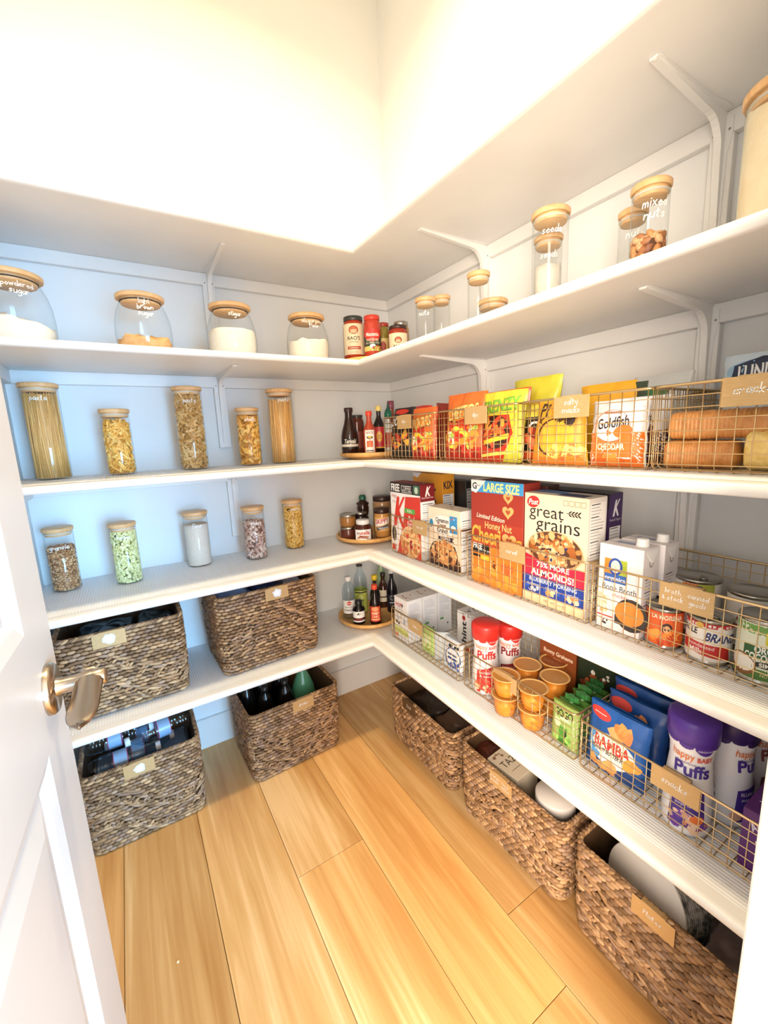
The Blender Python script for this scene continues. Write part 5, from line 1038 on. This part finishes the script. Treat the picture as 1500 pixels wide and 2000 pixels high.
bag('puff_bag','blue peanut puff bag reading BAMBA at the front of the right snack basket',-.262,-1.290,z1,.138,.156,.048,'#1f56a0',f_bam,crimp='#2a64b4',seed=20,tilt=-.10)
for i,(x,y,hh_,tl,l) in enumerate(((-.205,-1.300,.165,-.10,'second blue puff bag, just behind the front one'),(-.150,-1.285,.170,-.06,'third blue puff bag, further back in the right snack basket'),(-.098,-1.320,.180,-.02,'rearmost blue puff bag against the back of the basket'))):
    bag('puff_bag',l,x,y,z1,.138,hh_,.042,'#1c4688',lambda a,w,h:(a.ell(-w*.25,h*.87,w*.2,h*.08,'#b83a34'),a.blobs(6,.02,h*.72,w*.2,h*.09,['#d88a50','#c97a44'],.015,5,sides=9)),crimp='#21508f',seed=21+i,tilt=tl)
def pouch(label,x,y,w,h,col,art,seed,tilt=-.1,rz=-PI/2,cap=None,d=.022,name='food_pouch'):
    t=bag(name,label,x,y,z1,w,h,d,col,art,crimp=col,seed=seed,tilt=tilt,rz=rz,cat='pouch',wr=.002)
    if cap:
        m=MB(); m.lathe([(.0045,0),(.0045,.006)],pm('#e6efe0',.4),12); c=P(t,'spout',m,loc=(0,-math.sin(-tilt)*0+ (h*math.sin(-tilt)),h*math.cos(tilt)))
        m=MB(); n=24
        prof=[]
        for k in range(n):
            a_=2*PI*k/n; rr=.0155 if (k//3)%2==0 else .011; prof.append((rr*math.cos(a_)*1.25,rr*math.sin(a_)*.55))
        vs=[(p[0],p[1],.005) for p in prof]+[(p[0]*.95,p[1]*.95,.018) for p in prof]
        m.add(vs,[(k,(k+1)%n,n+(k+1)%n,n+k) for k in range(n)]+[tuple(range(n))[::-1],tuple(range(n,2*n))],pm(cap,.35)); P(c,'winged_cap',m,'green winged cap')
    return t
def f_gogo(a,w,h): a.rect(-w*.48,0,w*.48,h,'#9db862').text('GOGO',0,h*.80,.018,'#23301c',w=w*.66,bold=.07).text('squeeZ',.006,h*.70,.010,'#eef6e0',w=w*.4,bold=.02).ell(-w*.22,h*.56,.011,.011,'#d6e8b8').poly([(-.010,h*.08),(.018,h*.08),(.014,h*.50),(-.008,h*.50)],'#4f9a34').ell(.010,h*.36,.004,.012,'#1f3a18').blobs(7,0,h*.2,.022,.014,['#5fae3a','#3a7a28','#a9d86a'],.010,4)
pouch('light green fruit pouch standing upright at the front of the middle snack basket',-.272,-1.168,.076,.112,'#98b25a',f_gogo,30,tilt=-.05,d=.026)
for i,(x,y) in enumerate(((-.236,-1.162),(-.205,-1.172),(-.176,-1.158),(-.150,-1.170),(-.124,-1.160))):
    pouch(['fruit pouch with green winged cap right behind the upright one','fruit pouch with green winged cap, third in the row','fruit pouch with green winged cap, in the middle of the row','fruit pouch with green winged cap, fifth in the row','rearmost fruit pouch with green winged cap, before the dark green box'][i],x,y,.066,.104,'#54843c',None,31+i,tilt=.03,cap='#3a8040' if i<3 else '#2c6634',d=.020)
pouch('pale green baby food pouch low in the corner basket',-.268,-.600,.078,.098,'#b4cf7c',lambda a,w,h:a.rect(-w*.3,h*.2,w*.3,h*.75,'#cfe09a').ell(.0,h*.5,.014,.014,'#dfe9c4').blobs(5,.01,h*.3,.015,.01,['#8fb04c'],.008,2),40)
pouch('silvery pouch edge-on between the green and blue pouches',-.255,-.665,.060,.100,'#b9c2c6',None,41,rz=-PI/2+.8)
def f_blu(a,w,h): a.rect(-w*.48,0,w*.48,h,'#dfe6ee').ell(.004,h*.42,w*.40,h*.34,'#2f4f9c',0,26).ell(.004,h*.46,w*.34,h*.26,'#e4eaf2',0,26).rect(-.020,h*.50,.028,h*.56,'#2a3f80').rect(-.018,h*.38,.030,h*.44,'#2a3f80').rect(-w*.2,h*.74,.0,h*.84,'#22262c').rect(.008,h*.76,.03,h*.84,'#22262c').blobs(6,.02,h*.2,.02,.012,['#2f4f9c','#5a7ac4'],.007,3)
pouch('white and blue baby food pouch at the near end of the corner basket',-.268,-.738,.098,.106,'#dfe6ee',f_blu,42)
# puff canisters
def puffs(label,x,y,r,h,cap,ink,fruit,seed=1,z=z1,turn=0):
    t=T('puffs_canister',label,'canister',(x,y,z+BZ),face(x,y)+turn)
    prof=[(0,0),(r*.95,0),(r,.006),(r*.97,h*.35),(r*.84,h*.60),(r*.86,h*.70),(r*.98,h*.80),(r*.98,h*.84)]
    m=MB(); m.lathe(prof,pm('#ecebee',.35),36,cap1=False); P(t,'body',m)
    m=MB(); m.lathe([(r*.99,h*.80),(r*1.03,h*.805),(r*1.04,h*.96),(r*1.0,h*.985),(r*.9,h),(0,h)],pm(cap,.35),36,cap0=False,cap1=False); P(t,'cap',m)
    def rf(v):
        for a,b in zip(prof,prof[1:]):
            if b[1]>a[1] and a[1]<=v<=b[1]: return a[0]+(b[0]-a[0])*(v-a[1])/(b[1]-a[1])
        return r*.98
    a=Art(cyl(rf),.007,base=.0005); R=PI*r*.98
    for k in range(10): a.ell(-R+2*R*(k+.5)/10,h*.80,r*.30,h*(.020+.018*((k*7)%3)),cap,0,12)
    a.ell(.018,h*.775,.013,.011,cap).text('ORGANIC',.018,h*.775,.004,'#f4e6f0')
    a.text('happy',-.016,h*.70,.015,'#e0763a',w=.036,bold=.01).text('BABY',.020,h*.685,.010,'#d8503c',w=.028,bold=.02).text('Superfood',-.010,h*.635,.005,ink).text('Puffs',.0,h*.58,.024,ink,w=.058,bold=.06)
    a.poly([(-.030,h*.36),(.022,h*.42),(.028,h*.10),(-.034,h*.06)],ink).text(fruit[0],-.004,h*.33,.007,'#f2eaf6',w=.04).text(fruit[1],-.004,h*.28,.006,'#f2eaf6',w=.036).blobs(26,0,h*.13,.036,.020,fruit[2],.009,seed).ell(.014,h*.17,.012,.009,fruit[3])
    for k in range(6): a.ell(.042+.006*k-(k%2)*.004,h*(.72-.08*k),.006,.004,'#8c8890',k,5).ell(.042+.006*k-(k%2)*.004,h*(.72-.08*k),.0052,.0032,'#ecebee',k,5)
    P(t,'printed_wrap',a.mb)
RD=('#d8302a','#c2302c',('STRAWBERRY','& beet',['#e2483a','#f08a5c','#c8281e','#f6c9a0'],'#d8302a'))
puffs('white baby puffs canister with a red cap, at the front of the middle snack basket',-.255,-.876,.0415,.222,RD[0],RD[1],RD[2],3,turn=.1)
puffs('second red-capped white puffs canister, behind the front one',-.168,-.893,.0385,.205,'#c82c26','#8c2428',('RASPBERRY','& beet',['#a83a3a','#c86a4c'],'#8c2428'),4,turn=.1)
PU=('BLUEBERRY','purple carrot',['#e8b49a','#d88a6a','#f0cdb4','#6a3a9c','#4a2a86'],'#ec7a3a')
puffs('white baby puffs canister with a purple cap, front of the right snack basket',-.258,-1.433,.0415,.243,'#4f2f96','#46308c',PU,5,turn=.12)
puffs('second purple-capped puffs canister, behind the front one',-.170,-1.470,.0385,.232,'#35205e','#46308c',PU,6,turn=1.2)
puffs('third puffs canister, at the back by the wall',-.088,-1.478,.0365,.215,'#35205e','#8a4a44',PU,7,turn=1.4)
# fruit cups
def cup(label,x,y,z,col,lid=True):
    t=T('fruit_cup',label,'cup',(x,y,z)); r=.0385;h=.056
    m=MB(); m.lathe([(r*.70,0),(r*.74,.001),(r*.80,h*.3),(r*.95,h-.004),(r*1.04,h-.002),(r*1.05,h)],AMBERG,30,cap1=False); P(t,'cup',m,'clear plastic tub')
    m=MB(); m.lathe([(r*.68,.001),(r*.78,h*.3),(r*.92,h-.007),(0,h-.006)],noisy('fruit_'+col.strip('#'),[col,'#e8b464',col],25,.3),26,cap1=False); P(t,'fruit_puree',m)
    m=MB(); m.lathe([(r*1.06,h),(r*1.06,h+.0012),(r*.93,h+.0016),(r*.90,h-.0005)],pm('#dcb06e',.25),30,cap0=False,cap1=False); m.lathe([(r*.90,h-.0004),(0,h-.0002)],pm('#bd8640' if col!='#a85a34' else '#94542c',.22),30,cap0=False,cap1=False); P(t,'film_lid',m)
zc=z1+BZ
C6=[(-.300,-.990,0,'#e0a04a','clear fruit cup under the brass label, bottom of the left stack'),(-.300,-.990,1,'#dc9a44','clear fruit cup on top of the left stack, behind the label'),(-.285,-1.072,0,'#e8a43c','yellow fruit cup at the bottom of the front stack'),(-.285,-1.072,1,'#d8903c','orange fruit cup on top of the front stack'),
    (-.206,-.988,0,'#c98844','lower fruit cup of the stack behind the label'),(-.206,-.988,1,'#c48848','upper pale-lidded fruit cup behind the label, left of the back row'),(-.128,-1.020,0,'#a8542c','lower red-brown fruit cup by the graham box'),(-.128,-1.020,1,'#a85a34','upper red-brown fruit cup by the graham box'),
    (-.196,-1.074,0,'#c98a44','lower fruit cup of the stack beside the green caps'),(-.196,-1.074,1,'#d0984c','upper tan-lidded fruit cup beside the green caps')]
for x,y,k,c,l in C6: cup(l,x+.008,y,zc+k*.0575,c)
# ------------------------------------------------------------------ things in the woven baskets
def sodab(label,x,y,z,r,h,body,cap,lab=None,lean=(0,0),name='soda_bottle',labart=None):
    t=T(name,label,'bottle',(x,y,z)); t.rotation_euler=(lean[0],lean[1],face(x,y))
    m=MB(); m.lathe([(r*.6,0),(r*.9,.004),(r,.015),(r,h*.55),(r*.98,h*.62),(r*.82,h*.74),(r*.5,h*.86),(r*.30,h*.92),(r*.30,h*.95)],body,30); P(t,'bottle',m)
    m=MB(); m.lathe([(r*.34,h*.94),(r*.34,h),(0,h)],pm(cap,.35),18,cap0=False,cap1=False); P(t,'cap',m)
    if lab: a=Art(cyl(r),.01,base=.0006); a.rect(-PI*r*.97,h*lab[0],PI*r*.97,h*lab[1],lab[2]); labart and labart(a,r,h); P(t,'wrap_label',a.mb)
    return t
BLK=pm('#14100f',.12)
sodab('green soda bottle standing at the right of the drinks basket',-.618,-.195,.012,.050,.330,pm('#4f8c6a',.1),'#cfd8d0',(.30,.60,'#2c7a46'))
sodab('dark bottle with white lettering beside the green soda bottle',-.700,-.215,.012,.042,.300,BLK,'#1a1616',(.50,.60,'#17120f'),labart=lambda a,r,h:a.text('smart',.0,h*.60,.022,'#cfcbc8',w=.06,rot=PI/2))
sodab('dark cola bottle, second from the left in the drinks basket',-.778,-.205,.012,.042,.295,BLK,'#1f1a1a')
sodab('dark cola bottle with a pale cap at the left of the drinks basket',-.838,-.160,.012,.040,.318,BLK,'#dfe6ee')
sodab('dark bottle with a blue cap at the back of the drinks basket',-.772,-.115,.012,.040,.320,BLK,'#3a62b4')
sodab('dark cola bottle at the back behind the green one',-.690,-.110,.012,.040,.310,BLK,'#1a1616')
def water(label,x,y,z,L,rz,seed=1,ty=0):
    t=T('water_bottle',label,'bottle',(x,y,z),rz,'water bottles lying in the floor basket'); r=.032; vs=[];n=20; prof=[]
    N_=60
    for i in range(N_+1):
        s=i/N_; 
        if s<.08: k=.75+.25*math.sin(s/.08*PI/2)
        elif s<.72: k=1-.035*(math.sin(s*2*PI*22)>0)
        elif s<.90: k=1-.62*((s-.72)/.18)**1.4
        else: k=.38
        prof.append((max(.001,r*k),s*L))
    m=MB(); m.lathe(prof,PET,20); P(t,'bottle',m,loc=(-L/2,0,r),rot=(0,PI/2,0))
    m=MB(); m.lathe([(r*1.02,L*.34),(r*1.02,L*.52)],pm('#8fabc8',.3),22,cap0=False,cap1=False); m.lathe([(r*1.025,L*.33),(r*1.025,L*.34)],pm('#b03a5c',.3),22,cap0=False,cap1=False); m.lathe([(r*1.025,L*.52),(r*1.025,L*.53)],pm('#b03a5c',.3),22,cap0=False,cap1=False); P(t,'wrap_label',m,loc=(-L/2,0,r),rot=(0,PI/2,0))
    m=MB(); m.lathe([(r*.44,L*.93),(r*.44,L),(0,L)],WHITEP,16,cap0=False,cap1=False); P(t,'cap',m,loc=(-L/2,0,r),rot=(0,PI/2,0))
for i,(x,y,z,rz,l) in enumerate(((-1.250,-.262,.222,.06,'clear water bottle lying along the front of the floor basket'),(-1.150,-.225,.262,3.3,'clear water bottle lying on top at the right'),(-1.262,-.190,.262,.0,'clear water bottle lying across the middle of the basket'),(-1.180,-.120,.262,3.2,'clear water bottle lying at the back of the basket'),(-1.205,-.195,.198,.1,'clear water bottle in the lower layer'),(-1.215,-.125,.198,3.1,'clear water bottle in the lower layer at the back'))):
    water(l,x,y,z,.20,rz)
m=MB(); m.box(-.145,.145,-.105,.105,.011,.190,pm('#6a7c90',.3),.01); P(T('water_bottle_case','shrink-wrapped case of water under the loose bottles','case',(-1.205,-.196,0)),'case_wrap',m)
def crumple(name,label,x,y,z,w,d,h,mat,seed,cat='bag',rz=0):
    t=T(name,label,cat,(x,y,z),rz); m=MB()
    def f(u,v):
        a=2*PI*u; b=PI*v; s=Vector((math.sin(b)*math.cos(a),math.sin(b)*math.sin(a),-math.cos(b)))
        k=1+.22*noise.noise(s*2.2+Vector((seed,0,0)))+.10*abs(noise.noise(s*7+Vector((0,seed,0))))
        q=[math.copysign(abs(c)**.6,c) for c in s]
        return (q[0]*w/2*k,q[1]*d/2*k,h/2+q[2]*h/2*k)
    m.grid(f,40,26,mat); P(t,'wrapper',m); return t
BP=pm('#15161a',.22,name='black_plastic'); 
crumple('black_bag','shiny black plastic bag in the basket beside the door handle',-1.255,-.180,z1+.03,.19,.20,.200,BP,3)
crumple('black_bag','second crumpled black bag showing at the right of that basket',-1.110,-.165,z1+.03,.13,.19,.195,BP,7)
crumple('packaged_goods','blue plastic package at the left of the lowest shelf basket',-.850,-.185,z1+.06,.14,.19,.205,pm('#7fa2dc',.3),5,'package')
crumple('packaged_goods','dark blue plastic package in the middle of the lowest shelf basket',-.735,-.180,z1+.06,.12,.18,.212,pm('#2a3f78',.3),8,'package')
crumple('packaged_goods','white and black package at the right of the lowest shelf basket',-.640,-.190,z1+.06,.09,.17,.200,pm('#aab6d4',.3),11,'package')
crumple('dark_food_bag','dark bags filling the floor basket nearest the corner',BX+.005,-.500,.03,.19,.17,.155,pm('#2a201a',.4),4)
crumple('dark_food_bag','brown paper bag at the near side of the basket nearest the corner',BX+.01,-.640,.03,.17,.15,.150,pm('#4a3526',.5),6)
# tea box, packet and canister in the middle right basket
t=T('tea_box','cream tea box reading TAZO lying in the middle right floor basket','box',(-.226,-.962,.090),.10)
m=MB(); m.box(-.052,.052,-.056,.056,0,.150,pm('#d9cdb6',.5),.001); P(t,'box_body',m)
a=Art(topm(.1502)); a.rect(-.0515,-.0555,.0515,.0555,'#dccfb8').text('TAZO',.0,.006,.024,'#2a241e',w=.086,bold=.0).ell(.030,-.024,.007,.007,'#2a2a30').rect(-.035,-.026,.005,-.0245,'#6a5a48').blobs(7,-.02,.04,.02,.008,['#8a6a50'],.005,3); P(t,'top_print',a.mb)
crumple('cinnamon_packet','dark red-brown packet beside the tea box',-.215,-.868,.11,.10,.10,.10,pm('#5c2a1c',.4),9,'packet')
crumple('coffee_bag','dark brown coffee bag at the back of the middle right floor basket',-.100,-1.00,.03,.10,.30,.200,pm('#3a1c12',.4),12)
t=T('white_canister','white round-topped canister in the middle right floor basket','canister',(-.232,-1.120,.020)); 
m=MB(); m.lathe([(.050,0),(.052,.003),(.052,.20)],pm('#d9d2ca',.4),40,cap1=False); P(t,'body',m); m=MB(); m.lathe([(.0525,.198),(.0535,.20),(.0535,.228),(.051,.232),(0,.232)],pm('#ddd7d1',.35),44,cap0=False,cap1=False); P(t,'lid',m)
# plates
SPK=noisy('speckled_grey_plate',['#4a4a48','#8c8c8a','#b5b4b0','#6a6a68'],55,.5,pos=[.35,.48,.56,.66],detail=6)
def stack(label,x,y,z,r,th,nrm,mat,capm=None,name='plate_stack',kindn='plate',cat='plates'):
    t=T(name,label,cat,(x,y,z)); t.rotation_euler=Vector(nrm).to_track_quat('Z','Y').to_euler()
    n=max(1,int(th/.006))
    m=MB(); pr=[]
    for i in range(n):
        z0=th*i/n; pr+=[(r*.985,z0+.001),(r,z0+th/n*.75),(r*.985,z0+th/n*.98)]
    m.lathe([(0,0),(r*.97,0)]+pr+[(r*.80,th-.002),(r*.74,th-.006),(0,th-.006)],mat,64,cap0=False,cap1=False); P(t,'plates',m)
    if capm: m=MB(); m.lathe([(r*.985,th),(r*.99,th+.002),(r*.97,th+.003),(0,th+.003)],capm,64,cap1=False); P(t,'wrapper_disc',m,'white round end of the stack')
stack('stack of speckled grey plates with a white face, tilted in the near right basket',-.190,-1.385,.180,.098,.066,(-.93,.24,.22),SPK,pm('#efe9df',.4))
stack('second stack of speckled grey plates, close to the right edge',-.130,-1.500,.190,.100,.055,(-.90,.30,.34),SPK)
crumple('napkin_pack','crumpled dark grey plastic pack on the near end of the plates basket',-.235,-1.545,.115,.13,.12,.125,pm('#4a4042',.22),15,'package')
